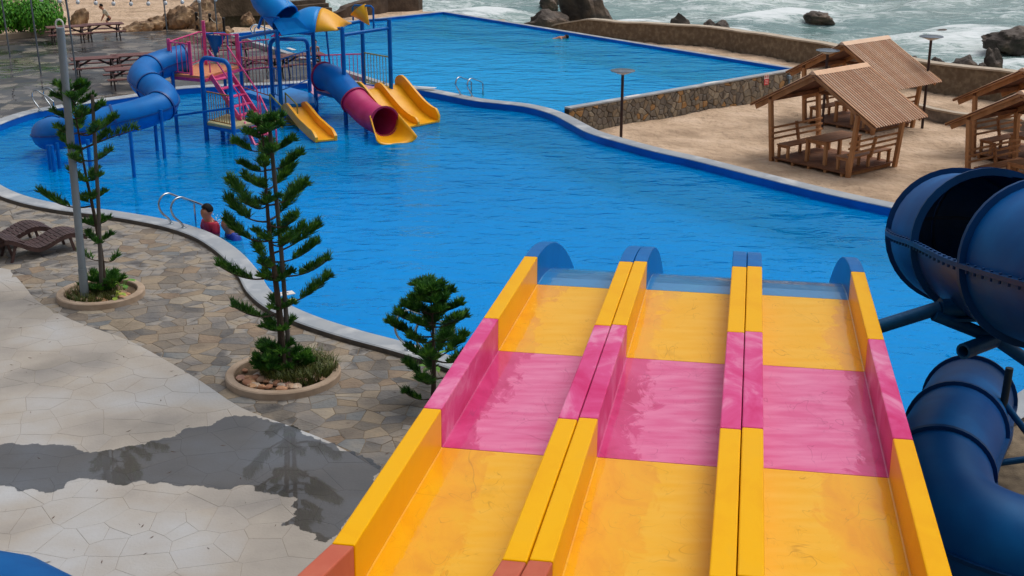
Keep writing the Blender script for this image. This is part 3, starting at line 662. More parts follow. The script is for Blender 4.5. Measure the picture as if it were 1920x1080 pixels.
# ------------------------------------------------------------------ big tubes on the right
mNavy = M('navy_fibreglass', (0, 60, 124), (4, 92, 158), stint=(.3, .7, 1), c3=(0, 74, 138), scale=.9, rough=.5, bump=.06, bscale=3, spec=.4, detail=8, dist=.03)
mNavyD = M('navy_flange', (0, 44, 90), (0, 56, 108), stint=(.35, .7, 1), scale=2, rough=.5)
mScuff = M('scuffed_navy', (4, 54, 112), (74, 52, 86), scale=1.3, rough=.4, lo=.5, hi=.75, detail=9)
mPipe = M('dark_blue_pipe', (0, 54, 96), (4, 70, 116), stint=(.35, .7, 1), scale=6, rough=.45, bump=.1)
def arclen(pts):
    L_ = [0]
    for a, b in zip(pts, pts[1:]): L_.append(L_[-1]+(b-a).length)
    return L_
def flanged(root, off, pts, cuts, r, mats, fl=.07, n=40, windows={}, seam=True, flmat=None, ends=(True, True)):
    P = catmull(pts, 10); L_ = arclen(P); tot = L_[-1]
    def pos(l):
        for i in range(len(P)-1):
            if L_[i+1] >= l: t = (l-L_[i])/(L_[i+1]-L_[i]); return P[i].lerp(P[i+1], t)
        return P[-1]
    cuts = [0]+[c*tot for c in cuts]+[tot]
    for k in range(len(cuts)-1):
        seg = [pos(cuts[k]+(cuts[k+1]-cuts[k])*i/12) for i in range(13)]; mt = mats[k % len(mats)]
        a0, a1 = windows.get(k, (0, 2*math.pi))
        for rr in ((r, ) if k not in windows else (r, r-.02)):
            MB().tube(seg, rr, n, cap=False, a0=a0, a1=a1, up=(0, 0, 1)).build('tube_section', mt, root, off, smooth=60)
        if seam:
            for a in (0, math.pi):
                rows = []
                for i, p in enumerate(seg):
                    dd = (seg[min(i+1, 12)]-seg[max(i-1, 0)]).normalized(); x = dd.cross(Vector((0, 0, 1))).normalized(); y = x.cross(dd)
                    e = x if a == 0 else -x
                    rows.append([p+e*(r-.005)+y*.025, p+e*(r+fl)+y*.025, p+e*(r+fl)-y*.025, p+e*(r-.005)-y*.025])
                sf = MB().grid(rows, True).build('seam_flange', flmat or mNavyD, root, off)
                if fl > .05:
                    for i in range(1, 12):
                        q = rows[i]; c_ = (q[0]+q[1])/2+(q[1]-q[0])*.12; MB().tube([c_-Vector((0, 0, .09)), c_+Vector((0, 0, .018))], .016, 6).build('bolt', mNavyD, sf, off)
    for k, c in enumerate(cuts):
        if (k == 0 and not ends[0]) or (k == len(cuts)-1 and not ends[1]): continue
        p = pos(c); q = pos(min(c+.05, tot)) if c < tot-.06 else p; q0 = pos(max(c-.05, 0)); dd = (q-q0).normalized(); mb = MB(); n_ = n
        x = dd.cross(Vector((0, 0, 1))).normalized(); y = x.cross(dd); rows = []
        for rr, h in ((r-.015, -.03), (r+fl, -.03), (r+fl, .03), (r-.015, .03)):
            rows.append([p+dd*h+(x*math.cos(2*math.pi*j/n_)+y*math.sin(2*math.pi*j/n_))*rr for j in range(n_)])
        mb.grid(rows+[rows[0]], True).build('flange_ring', flmat or mNavyD, root, off, smooth=30)
up_pts = [Vector(p) for p in ((6.3, 8.6, 5.75), (5.6, 10.6, 5.4), (5.32, 12.5, 5.04), (5.37, 14.1, 4.75), (5.66, 16.0, 4.3), (6.5, 17.3, 4.0), (7.8, 17.7, 3.7), (9.2, 17.3, 3.4))]
tb = thing('tube_slide', 'huge dark blue tube slide with an open window in its side, high on the right', 'tube slide', (5.7, 16, 0), group='navy tube slides')
P_ = catmull(up_pts, 10); LL = arclen(P_)
def frac(i): return LL[i*10]/LL[-1]
flanged(tb, tb.location, up_pts, [frac(1), frac(2), frac(3), frac(4), frac(5), frac(6)], .80, [mNavy, mNavy, mScuff, mNavy, mNavy, mNavy], windows={3-1+0: (0, 2*math.pi), 2: (math.pi, math.pi*2.42)})
lowp = [Vector(p) for p in ((6.5, 17.1, 1.55), (5.66, 15.2, 1.95), (4.98, 13.75, 2.05), (4.95, 12.85, 1.9), (5.75, 12.45, 1.72), (6.8, 12.4, 1.7), (8.2, 12.4, 1.7))]
tl = thing('tube_slide', 'dark blue ribbed tube slide bending down to the pool beneath the windowed one', 'tube slide', (6.5, 17, 0), group='navy tube slides')
P_ = catmull(lowp, 10); LL = arclen(P_)
flanged(tl, tl.location, lowp, [frac(1), frac(2), frac(4), frac(5)], .60, [mNavy], fl=.05)
# open trough where it meets the water
tro = [lowp[0]+(lowp[0]-lowp[1]).normalized()*k*.32+Vector((0, 0, -.02*k*k)) for k in range(8)]
MB().tube(tro, .6, 24, cap=False, a0=math.pi*.88, a1=math.pi*2.12, up=(0, 0, 1)).build('exit_trough', mNavy, tl, tl.location, smooth=60)
# steel carrying the tubes
fr = thing('pipe_frame', 'dark blue steel pipe frame carrying the windowed tube slide beside the yellow lanes', 'frame', (4.6, 13.9, 0)); fo_ = fr.location
pa = SP(1.45, 13.75, -.24); D_ = pa.y
e1 = ap(1762, 577, D_); e2 = ap(1838, 578, D_+.05)
MB().tube([pa, e1], .075, 12).build('strut', mPipe, fr, fo_, smooth=True)
MB().tube([e1, e2], .1, 12).build('sleeve', mPipe, fr, fo_, smooth=True)
MB().box((e1+e2)/2+Vector((0, 0, -.1)), (.5, .24, .03)).build('plate', mPipe, fr, fo_)
MB().box((e1+e2)/2+Vector((.1, 0, .28)), (.3, .2, .5), 0, 0, R(-25)).build('saddle', mPipe, fr, fo_)
MB().tube([ap(1752, 590, D_-.05), ap(1868, 636, D_), ap(1960, 700, D_)], .07, 12).build('strut', mPipe, fr, fo_, smooth=True)
q0 = ap(1806, 659, D_-.35); q1 = ap(1872, 634, D_+.05)
mb = MB(); dq = (q1-q0).normalized(); x, y = frame(dq); rows = []
for rr, pp_ in ((.06, q0+dq*.3), (.06, q0), (.085, q0), (.085, q1+dq*.1)): rows.append([pp_+(x*math.cos(k*math.pi/7)+y*math.sin(k*math.pi/7))*rr for k in range(14)])
mb.grid(rows, True).build('open_pipe', mPipe, fr, fo_, smooth=30)
vp = ap(1893, 690, 15.5); MB().tube([Vector((vp.x-.08, vp.y, 0)), vp], .05, 10).build('upright', M('dark_post', (18, 34, 40), (28, 46, 50), rough=.6), fr, fo_, smooth=True)
MB().tube([vp+Vector((0, 0, -.5)), vp+Vector((.9, -.2, -1.6))], .045, 10).build('strut', mPipe, fr, fo_, smooth=True)
MB().tube([vp+Vector((-.02, 0, -1.35)), vp+Vector((.9, -.1, -1.15))], .045, 10).build('strut', mPipe, fr, fo_, smooth=True)
# tube at the lower left corner
tc_ = thing('tube_slide', 'dark blue tube slide just cutting the lower left corner', 'tube slide', (-3.4, 8.2, 0), group='navy tube slides')
flanged(tc_, tc_.location, [Vector(q) for q in ((-8, 7.3, 3.95), (-5.6, 7.8, 3.8), (-4.15, 8.05, 3.68), (-3.42, 7.85, 3.62), (-3.15, 7.0, 3.45), (-3.2, 6, 3.3))], [.3, .6], .62, [mNavy], fl=.05)
MB().tube([Vector((-5.2, 7.6, 0)), Vector((-5.2, 7.6, 3.2))], .1, 10).build('upright', mPipe, tc_, tc_.location, smooth=True)
# ------------------------------------------------------------------ play structure in the pool
cB = M('play_blue', (0, 88, 164), (0, 104, 182), stint=(.35, .7, 1), scale=3, rough=.35, detail=8)
cBp = M('play_blue_panel', (0, 122, 204), (0, 138, 214), stint=(.35, .7, 1), scale=2, rough=.3)
cPk = M('play_pink', (206, 46, 112), (224, 84, 140), scale=4, rough=.45)
cPf = M('pink_floor', (222, 150, 170), (236, 178, 190), scale=4, rough=.5)
cOr = M('orange_rail', (178, 116, 44), (150, 96, 48), scale=5, rough=.55)
cRd = M('faded_red_rail', (150, 74, 62), (170, 92, 74), scale=5, rough=.6)
cYg = M('olive_rail', (150, 150, 70), (132, 140, 76), scale=5, rough=.6)
cYl = M('play_yellow', (240, 174, 16), (232, 160, 12), scale=3, rough=.35)
cGp = M('beige_floor', (176, 172, 128), (160, 156, 118), scale=4, rough=.6)
cOf = M('orange_floor', (214, 140, 96), (200, 126, 84), scale=4, rough=.6)
ps = thing('play_structure', 'blue steel water play structure with pink stairs and railings in the pool', 'playground', gp(560, 230, WZ)); po = ps.location
BZ = -1.38
PST = {}
def post(key, bx, by, ty, r=.075, m=None, z0=BZ):
    b = gp(bx, by, WZ); t = ap(bx, ty, b.y); p0 = Vector((b.x, b.y, z0)); p1 = Vector((b.x, b.y, t.z)); PST[key] = p1
    return b, t.z
POSTS = dict(P1=(388, 262, 107), P2=(440, 272, 115), P3=(457, 203, 72), P4=(514, 222, 75), P5=(529, 230, 58), P6=(583, 206, 72), P7=(594, 216, 58), P8=(649, 232, 52), P0=(333, 250, 130))
for k, v in POSTS.items(): post(k, *v)
PST['P9'] = Vector((-5.35, 47.2, 3.12)); PST['P10'] = Vector((-4.28, 46.1, 3.32)); PST['P11'] = Vector((-9.75, 43.4, .42)); PST['P12'] = Vector((-11.6, 44.6, 1.8)); PST['P13'] = Vector((-9.9, 45.0, 1.8))
def arch(a, b, r=.075, rr=.28):               # two posts and a bent beam in one pipe
    A, B = PST[a], PST[b]; d = (B-A); d.z = 0; d.normalize()
    pts = [Vector((A.x, A.y, BZ)), A-Vector((0, 0, rr))]+[A+d*rr*(1-math.cos(k*math.pi/8))-Vector((0, 0, rr*(1-math.sin(k*math.pi/8)))) for k in range(1, 5)]
    pts += [B-d*rr*(1-math.cos(k*math.pi/8))-Vector((0, 0, rr*(1-math.sin(k*math.pi/8)))) for k in range(4, 0, -1)]+[B-Vector((0, 0, rr)), Vector((B.x, B.y, BZ))]
    MB().tube(pts, r, 10).build('arch', cB, ps, po, smooth=True)
arch('P1', 'P2'); arch('P4', 'P6')
for k in ('P3', 'P5', 'P7', 'P8', 'P9', 'P10', 'P0', 'P11', 'P12', 'P13'):
    p = PST[k]; MB().tube([(p.x, p.y, BZ), p], .075 if k not in ('P0', 'P12', 'P13') else .055, 10).build('post', cB, ps, po, smooth=True)
def beam(a, b, r=.06, m=None, name='beam'): return MB().tube([a, b], r, 10).build(name, m or cB, ps, po, smooth=True)
beam(PST['P3'], PST['P5']); beam(PST['P7'], PST['P8']+Vector((0, 0, -.02))); beam(PST['P7'], PST['P9'])
beam(PST['P8']+Vector((0, 0, -.25)), PST['P10']+Vector((0, 0, -.3))); beam(PST['P9'], PST['P10'], .05); beam(PST['P5'], PST['P7']+Vector((0, 0, -.1)))
beam(ap(312, 219, 42.6), ap(437, 202, 41.6), .04)
def floor(pts, z, m, th=.08, rim=cB):
    q = [Vector((p.x, p.y, z-th)) for p in pts]; f_ = MB().prism(q, (0, 0, th)).build('platform', m, ps, po)
    for a, b in zip(q, q[1:]+q[:1]): MB().bar(a-Vector((0, 0, .05)), b-Vector((0, 0, .05)), .07, .1).build('platform_beam', rim, ps, po)
def rail(a, b, h, n, m, r=.013, z=None):
    a = Vector(a); b = Vector(b)
    if z is not None: a.z = b.z = z
    u = Vector((0, 0, h))
    hr = MB().tube([a+u, b+u], .026, 8).build('handrail', m, ps, po, smooth=True); MB().tube([a+u*.08, b+u*.08], .022, 8).build('bottom_rail', m, ps, po, smooth=True)
    for i in range(n):
        p = a.lerp(b, (i+.5)/n); MB().tube([p+u*.08, p+u], r, 6, cap=False).build('baluster', m, hr, po)
def xy(k, z): p = PST[k]; return Vector((p.x, p.y, z))
# low platform with orange railing
zA = .45; Ac = [xy('P1', zA), xy('P2', zA), xy('P2', zA)+Vector((.75, 1.1, 0)), xy('P11', zA)+Vector((.1, .35, 0))]
floor(Ac, zA, cGp); rail(xy('P1', zA)+Vector((.1, .05, 0)), xy('P2', zA)+Vector((-.1, .1, 0)), 1.0, 9, cOr)
# main platform
zM = .62; Mc = [xy('P4', zM), xy('P5', zM)+Vector((.4, 0, 0)), xy('P8', zM)+Vector((-.2, .2, 0)), xy('P10', zM), xy('P9', zM)+Vector((0, .2, 0)), xy('P6', zM)]
floor([xy('P5', zM), xy('P7', zM)+Vector((.1, -1.1, 0)), xy('P7', zM), xy('P6', zM), xy('P4', zM)], zM-.1, cBp)
zN = .85; floor([xy('P7', zN), xy('P8', zN), xy('P10', zN), xy('P9', zN)], zN, cPf)
floor([xy('P6', zN-.3), xy('P7', zN-.3), xy('P7', zN-.3)+Vector((.2, 2.2, 0)), xy('P6', zN-.3)+Vector((-.4, 2.2, 0))], zN-.3, cPf)
rail(xy('P3', .55), xy('P4', .55), 1.2, 9, cRd); rail(xy('P5', .9), xy('P6', .9), 1.15, 8, cB); rail(xy('P7', zN)+Vector((.1, .4, 0)), xy('P9', zN), 1.1, 11, cPk)
rail(xy('P9', zN), xy('P10', zN), 1.15, 9, cYg)
floor([xy('P3', .5), xy('P4', .5), xy('P6', .5), xy('P6', .5)+Vector((-1.2, 1.5, 0))], .5, cBp)
rail(xy('P4', .7), xy('P5', .7), 1.0, 4, cB)
# high pink platform
zP = 1.85; q = [ap(352, 142, 43.2), ap(432, 118, 45.2)]
Pc = [Vector((-11.35, 43.5, zP)), Vector((-10.1, 42.9, zP)), Vector((-9.4, 45.1, zP)), Vector((-10.9, 45.9, zP))]
floor(Pc, zP, cOf, rim=cPk)
for a, b, n in ((Pc[0], Pc[3], 8), (Pc[3], Pc[2], 9), (Pc[0], Pc[1]+Vector((-.5, .1, 0)), 4)): rail(a, b, 1.05, n, cPk)
rail(Vector((-9.4, 45.1, 1.6)), Vector((-8.6, 46.6, 1.5)), 1.05, 8, cPk)
for p, h in ((Pc[0], 1.15), (Pc[0]+Vector((.75, -.3, 0)), 1.1), (Pc[3]+Vector((.3, -.5, 0)), 1.5), (Pc[2], 1.1)): MB().bar(p, p+Vector((0, 0, h)), .1).build('pink_post', cPk, ps, po)
# pink stairs
def stair(a, b, wv, n, m=cPk):
    a = Vector(a); b = Vector(b); wv = Vector(wv)
    for s in (0, 1):
        MB().bar(a+wv*s, b+wv*s, .05, .16).build('stringer', m, ps, po)
        MB().tube([a+wv*s+Vector((0, 0, .1)), a+wv*s+Vector((0, 0, .85)), b+wv*s+Vector((0, 0, .85)), b+wv*s], .028, 8).build('stair_rail', m, ps, po, smooth=True)
    for i in range(n): c = a.lerp(b, (i+.5)/n)+wv*.5; MB().box(c, (wv.length, .22, .035), math.atan2(wv.y, wv.x)).build('tread', m, ps, po)
stair(Vector((-9.95, 43.1, zP)), Vector((-8.95, 42.6, zA)), (.45, .8, 0), 5)
stair(Vector((-8.75, 42.2, zA)), Vector((-8.1, 41.2, -.5)), (.5, .3, 0), 4)
stair(ap(506, 182, 45.2)+Vector((0, 0, -.75)), ap(530, 245, 44.2), (.5, .25, 0), 4, cYg)
# barrel roof: pink, blue and yellow sheets
ra, rb = ap(508, 68, 45.1), ap(634, 56, 44.9); rw = Vector((.25, 1.9, 0))
for u0, u1, cm in ((0, .16, cPk), (.16, .66, cBp), (.66, 1, cYl)):
    rows = []
    for s in range(9):
        u = u0+(u1-u0)*s/8; p = ra.lerp(rb, u)
        rows.append([p+rw*v+Vector((0, 0, .78*math.sin(math.pi*u)**.75*math.sin(math.pi*v)**.7)) for v in [k/12 for k in range(13)]])
    o = MB().grid(rows).build('roof_sheet', cm, ps, po, smooth=60); sm = o.modifiers.new('thick', 'SOLIDIFY'); sm.thickness = .03
# sprinkler pipes
MB().tube([gp(623, 165, .6), ap(612, 60, 46.3)], .035, 8).build('spray_pipe', cB, ps, po, smooth=True)
for x_ in (480, 500): MB().tube([PST['P5']+Vector((-.2+x_*.0002, .5, -1.6)), PST['P5']+Vector((-.2, .5, -.6))], .02, 6).build('spray_pipe', cB, ps, po)
# tipping vessels
bar_ = thing('tipping_barrel', 'large blue tipping water barrel spilling on a frame above the play structure', 'bucket', PST['P5']); bo = bar_.location
bc = ap(514, 14, 46.0); bd = Vector((.5, -.35, -.42)).normalized()
x, y = frame(bd); rows = []
for rr, k in ((.02, -.75), (.42, -.8), (.52, -.5), (.56, .6), (.51, .6), (.46, -.45), (.02, -.5)): rows.append([bc+bd*k+(x*math.cos(j*math.pi/12)+y*math.sin(j*math.pi/12))*rr for j in range(24)])
MB().grid(rows, True).build('barrel', cBp, bar_, bo, smooth=40)
MB().tube([PST['P5']+Vector((-.75, .6, 0)), bc+Vector((-.35, 0, -.1))], .05, 8).build('leg', cB, bar_, bo, smooth=True)
MB().tube([PST['P5']+Vector((.25, 0, 0)), bc+Vector((-.2, 0, -.1))], .05, 8).build('leg', cB, bar_, bo, smooth=True)
MB().tube([PST['P5']+Vector((-.5, .4, .45)), PST['P5']+Vector((.1, 0, .45))], .03, 8).build('brace', cB, bar_, bo, smooth=True)
sp_ = [ap(508, 34, 45.4), ap(556, 33, 45.2), ap(582, 58, 45.0), ap(528, 66, 45.0)]
MB().add([p for p in sp_]+[p+Vector((0, .03, -.03)) for p in sp_], [(0, 1, 2, 3), (7, 6, 5, 4), (0, 4, 5, 1), (1, 5, 6, 2), (2, 6, 7, 3), (3, 7, 4, 0)]).build('spill_board', cBp, bar_, bo)
def bucket(label, c, size, m, ax, fm, tilt):
    t = thing('tipping_bucket', label, 'bucket', c); o_ = t.location; d_ = Vector(ax).normalized(); x, y = frame(d_); rows = []
    for rr, k in ((.03, .55), (.5, -.45), (.46, -.45), (.02, .45)): rows.append([Vector(c)+d_*k*size+(x*math.cos(j*math.pi/6)+y*math.sin(j*math.pi/6))*rr*size for j in range(12)])
    MB().grid(rows, True).build('cone', m, t, o_, smooth=30); u = Vector(tilt)
    c = Vector(c); h = size*.75
    MB().tube([c+u*size*.62+Vector((0, 0, -h)), c+u*size*.62+Vector((0, 0, h*.6)), c+u*size*.5+Vector((0, 0, h*.75)), c-u*size*.5+Vector((0, 0, h*.75)), c-u*size*.62+Vector((0, 0, h*.6)), c-u*size*.62+Vector((0, 0, -h*.3))], .035, 8).build('yoke', fm, t, o_, smooth=True)
    return t
bucket('yellow cone-shaped tipping bucket hung at the top right of the play structure', ap(681, 31, 46.2), .66, cYl, (.55, -.2, -.75), cB, (.9, -.3, 0))
bucket('blue cone-shaped tipping bucket beside the high pink railing', ap(404, 84, 45.6), .7, cB, (-.05, -.2, -1), cB, (.9, .3, 0))
# ------------------------------------------------------------------ smaller slides
def channel(name, label, path, width, wh, m, lanes=1, lat=None, tail=None):
    t = thing(name, label, 'slide', path[-1]); o_ = t.location; P = catmull(path, 7); n = len(P); lw = width/lanes; th = .05
    fr_ = []
    for i in range(n):
        dd = (P[min(i+1, n-1)]-P[max(i-1, 0)]).normalized(); x = Vector(lat).normalized() if lat else dd.cross(Vector((0, 0, 1))).normalized(); y = x.cross(dd).normalized(); fr_.append((x, y))
    def sweep(pf, nm):
        rows = [[p+x*a+y*b for a, b in pf(i/(n-1))] for i, (p, (x, y)) in enumerate(zip(P, fr_))]; k = len(rows[0]); mb = MB().grid(rows, True)
        mb.f.append(list(range(k))); mb.f.append([(n-1)*k+j for j in range(k)]); mb.build(nm, m, t, o_, smooth=35)
    hw = lambda u: wh*(1 if u < .9 else 1-.6*(u-.9)/.1)*min(1, .35+u*4)
    for l in range(lanes): a = -width/2+l*lw; sweep(lambda u: [(a+th, -th), (a+lw-th, -th), (a+lw-th, .01), (a+lw/2, 0), (a+th, .01)], 'chute')
    for l in range(lanes+1):
        a = -width/2+l*lw; g_ = .6 if 0 < l < lanes else 1
        sweep(lambda u: [(a-th/2-.02, -th-.01), (a+th/2+.02, -th-.01), (a+th/2+.02, hw(u)*g_), (a-th/2-.02, hw(u)*g_)], 'side_wall')
    return t
a0 = ap(549, 201, 45.2); e0 = gp(612, 262, -.05)
def lerp_path(a, b, prof): return [Vector((a.x+(b.x-a.x)*u, a.y+(b.y-a.y)*u, a.z+(b.z-a.z)*v)) for u, v in prof]
channel('small_slide', 'small wavy yellow slide dropping off the left side of the play structure', lerp_path(a0, e0, [(0, 0), (.12, .04), (.3, .32), (.5, .66), (.7, .84), (.82, .95), (1, 1)]), .66, .27, cYl)
a0 = ap(704, 172, 45.9); a0.z = .95; e0 = gp(785, 234, -.06)
channel('double_slide', 'wide yellow two-lane slide at the right end of the play structure', lerp_path(a0, e0, [(0, 0), (.12, .03), (.35, .38), (.6, .74), (.82, .94), (1, 1)]), 1.95, .4, cYl, 2)
tsl = thing('tube_slide', 'short blue and pink tube slide with a yellow mouth beside the double slide', 'tube slide', gp(720, 255, WZ))
tp = [ap(606, 143, 45.9), ap(628, 150, 45.4), ap(655, 178, 44.6), ap(686, 210, 43.8), ap(708, 224, 43.2), ap(722, 228, 42.7)]
mTb = M('tube_blue', (0, 92, 172), (0, 106, 188), stint=(.35, .7, 1), scale=2, rough=.4); mTp = M('tube_pink', (176, 30, 92), (196, 52, 112), scale=2, rough=.4)
flanged(tsl, tsl.location, tp, [.5], .47, [mTb, mTp], fl=.05, n=28, seam=False, flmat=M('tube_pink_rim', (150, 20, 76), rough=.35))
dm = Vector((.42, -.9, 0)).normalized(); xm = dm.cross(Vector((0, 0, 1))); rows = []
for k in range(7):
    p = tp[-1]+dm*(-.1+.2*k)+Vector((0, 0, -.5-.012*k)); hw_ = .5+.035*k; hh = .62*(1-k/7)**.8+.1; row = []
    for j in range(-8, 9): u = j/8; row.append(p+xm*hw_*math.sin(u*1.45)/math.sin(1.45)+Vector((0, 0, hh*abs(u)**2.4)))
    rows.append(row)
o = MB().grid(rows).build('mouth', cYl, tsl, tsl.location, smooth=60); sm = o.modifiers.new('thick', 'SOLIDIFY'); sm.thickness = .04
# spiral tube slide
spx = thing('spiral_tube_slide', 'bright blue snaking tube slide from the pink platform down to the left of the pool', 'tube slide', gp(100, 300, WZ))
sp_pts = [ap(346, 110, 44.0), ap(312, 118, 43.6), ap(281, 130, 43.0), ap(268, 146, 42.2), ap(284, 164, 41.4), ap(304, 180, 40.8), ap(302, 198, 40.2), ap(262, 214, 39.7), ap(215, 226, 39.4), ap(160, 240, 39.1), ap(112, 251, 39.1), ap(88, 252, 39.9), ap(100, 246, 41.0)]
mSb = M('spiral_blue', (0, 96, 172), (0, 110, 188), stint=(.35, .7, 1), scale=2.2, rough=.42, detail=8)
P_ = catmull(sp_pts, 10); LL = arclen(P_)
flanged(spx, spx.location, sp_pts, [frac(2), frac(4), frac(6), frac(8)], .47, [mSb], fl=.035, n=28, flmat=M('spiral_rim', (0, 66, 132), rough=.4))
for (bx, by, ty) in ((252, 332, 240), (295, 282, 215), (309, 297, 205), (95, 318, 272), (102, 322, 272), (112, 316, 268), (170, 318, 262)):
    b = gp(bx, by, WZ); zt = ap(bx, ty, b.y).z; MB().tube([(b.x, b.y, BZ), (b.x, b.y, zt)], .055, 10).build('support_post', cB, spx, spx.location, smooth=True)
# ------------------------------------------------------------------ wooden shelters on the sand
wA = M('shelter_wood', (164, 112, 70), (192, 140, 94), scale=3, rough=.7, bump=.3, bscale=12, stretch=(1, 1, .25), detail=8, dist=.01)
wB = M('shelter_wood_dark', (104, 64, 40), (132, 86, 54), scale=3, rough=.75, detail=8)
wS = M('roof_slat', (232, 192, 158), (206, 158, 124), scale=4, rough=.75, detail=8, rnd=[(234, 196, 164), (222, 178, 144), (240, 208, 180), (212, 164, 130), (230, 188, 152)])
wU = M('roof_underlay', (84, 44, 28), (104, 60, 40), scale=3, rough=.85)
wT = M('table_wood', (150, 100, 62), (174, 120, 78), scale=2.5, rough=.55, stretch=(4, .5, 1), detail=8)
def shelter(label):
    t = thing('shelter', label, 'shelter', group='wooden shelters with slatted roofs')
    hw, tw, hl, pz, rz_, ew, ez, rl = 1.50, 1.72, 1.23, 2.05, 3.15, 2.45, 1.80, 1.38
    sl_ = math.atan2(rz_-ez, ew)
    for sx in (-1, 1):
        for sy in (-1, 1): MB().bar((sx*hw, sy*hl, -.2), (sx*tw, sy*hl, pz), .15, .12).build('post', wA, t, bevel=.008)
        MB().bar((sx*tw, -rl+.1, pz+.02), (sx*tw, rl-.1, pz+.02), .1, .12).build('eave_beam', wB, t)
        for sy in (-1, 1):
            MB().bar((0, sy*(rl-.16), rz_-.17), (sx*(ew-.12), sy*(rl-.16), ez-.08), .05, .15).build('rafter', wA, t)
            MB().bar((0, sy*(rl-.02), rz_-.06), (sx*ew, sy*(rl-.02), ez-.005), .025, .09).build('bargeboard', wA, t)
        # roof: thin underlay and round-backed slats lying from ridge to eave
        a, b = Vector((0, 0, rz_-.03)), Vector((sx*ew, 0, ez-.03)); n_ = Vector((sx*math.sin(sl_), 0, math.cos(sl_)))
        MB().prism([a+Vector((0, -rl, 0)), a+Vector((0, rl, 0)), b+Vector((0, rl, 0)), b+Vector((0, -rl, 0))], n_*.025).build('roof_board', wU, t)
        ns = 22; me = None
        for k in range(ns):
            y = -rl+(k+.5)*2*rl/ns; wd = .027
            if me is None:
                rows = []
                for p in (a+(b-a)*.02, a+(b-a)*1.012): rows.append([p+n_*(.028+.03*math.sin(q))+Vector((0, wd*math.cos(q), 0)) for q in [math.pi*j/6 for j in range(7)]])
                mb = MB().grid(rows); mb.f += [list(range(7)), [7+j for j in range(7)]]; me = mb.mesh('slat', smooth=50); me.materials.append(wS)
            o = link('slat', me, t); o.location = (0, y, 0)
    MB().prism([(-.17, -rl-.02, rz_-.06), (.17, -rl-.02, rz_-.06), (.03, -rl-.02, rz_+.045), (-.03, -rl-.02, rz_+.045)], (0, 2*rl+.04, 0)).build('ridge_cap', wS, t)
    MB().bar((0, -rl+.05, rz_-.12), (0, rl-.05, rz_-.12), .09, .12).build('ridge_beam', wB, t)
    for sy in (-1, 1): MB().bar((-tw, sy*hl, pz-.02), (tw, sy*hl, pz-.02), .06, .12).build('tie_beam', wB, t) if sy > 0 else None
    # raised floor
    for k in range(10):
        y = -1.18+k*.262; MB().box((0, y, .16), (2.94, .25, .035)).build('floorboard', wB, t)
    for x in (-1.3, -.65, 0, .65, 1.3): MB().box((x, 0, .07), (.09, 2.55, .14)).build('joist', wA, t)
    # two benches with slatted backs
    for sx in (-1, 1):
        x = sx*1.18
        for k in range(3): MB().box((x+sx*(-.16+.16*k), 0, .6), (.152, 2.3, .04)).build('bench_board', wT, t)
        for y in (-1.08, 1.08): MB().box((x, y, .55), (.48, .06, .08)).build('bench_rail', wA, t)
        for y in (-1.08, 0, 1.08):
            for q in (-.18, .18): MB().bar((x+q, y, .18), (x+q, y, .58), .08, .08).build('bench_leg', wA, t)
        MB().bar((sx*1.42, 0, .5), (sx*1.58, 0, 1.2), .07, .09).build('back_post', wA, t)
        for z in (.78, .96, 1.14): MB().bar((sx*(1.5+.107*z)-sx*.08, -1.32, z), (sx*(1.5+.107*z)-sx*.08, 1.32, z), .035, .065).build('back_slat', wA, t)
    # table
    for k in range(4): MB().box((-.315+k*.21, -.05, .93), (.202, 1.9, .045)).build('tabletop_board', wT, t)
    for y in (-.9, .8): MB().box((0, y, .86), (.8, .05, .1)).build('apron', wA, t)
    for x in (-.36, .36):
        for y in (-.9, .8): MB().bar((x, y, .18), (x, y, .9), .1, .1).build('table_leg', wA, t)
    return t
sh = shelter('nearest open-sided wooden shelter with slatted roof, benches and table by the pool'); RZ = R(-50.4)
sh.location = (10.49, 41.82, SANDZ); sh.rotation_euler = (0, 0, RZ)
dup(sh, (12.95, 48.3, SANDZ), RZ, 'wooden shelter directly behind the nearest one, its slatted roof against the sea')
dup(sh, (17.35, 42.4, SANDZ), RZ-.06, 'wooden shelter at the right edge whose roof reaches higher, in front of the seawall')
dup(sh, (15.9, 38.6, SANDZ-.05), RZ-.06, 'lower wooden shelter at the right edge just above the big blue tube')
# ------------------------------------------------------------------ lamps on the beach
mPost = M('rusty_black_post', (44, 30, 32), (66, 42, 38), scale=5, rough=.55); mDisc = M('lamp_disc', (70, 84, 98), (104, 116, 126), scale=6, rough=.25); mWhite = M('lamp_white', (206, 208, 206), rough=.4)
def lamp(base, top, label):
    t = thing('garden_lamp', label, 'lamp', base, group='solar lamps on the beach'); h = top-base.z
    MB().tube([(0, 0, -.2), (0, 0, h-.14)], .05, 12).build('pole', mPost, t, smooth=True)
    ls_ = MB().lathe((0, 0, h-.15), [(.05, 0), (.16, .04), (.3, .09), (.39, .125)], 24).build('lamp_shade', mWhite, t, smooth=40)
    MB().lathe((0, 0, h-.024), [(.42, 0), (.43, .02), (.4, .035)], 24).build('solar_panel', mDisc, ls_, smooth=40)
lamp(Vector((3.78, 44.6, SANDZ)), ap(1168, 132, 44.6).z, 'solar lamp on a dark pole standing between the pool edge and the stone wall')
b = gp(1541, 244, SANDZ); lamp(b, ap(1541, 94, b.y).z, 'solar lamp half hidden between the two front shelter roofs')
b = gp(1729, 240, SANDZ); lamp(b, ap(1743, 68, b.y).z, 'tall solar lamp to the right of the rear shelter roof')
# ------------------------------------------------------------------ warning sign on the stone wall
sg = Vector((J2.x, J2.y, 0)); sp0 = gp(1437, 148, .0); along = (Vector((sp0.x, sp0.y, 0))-Vector((J2.x, J2.y, 0))).dot(d)
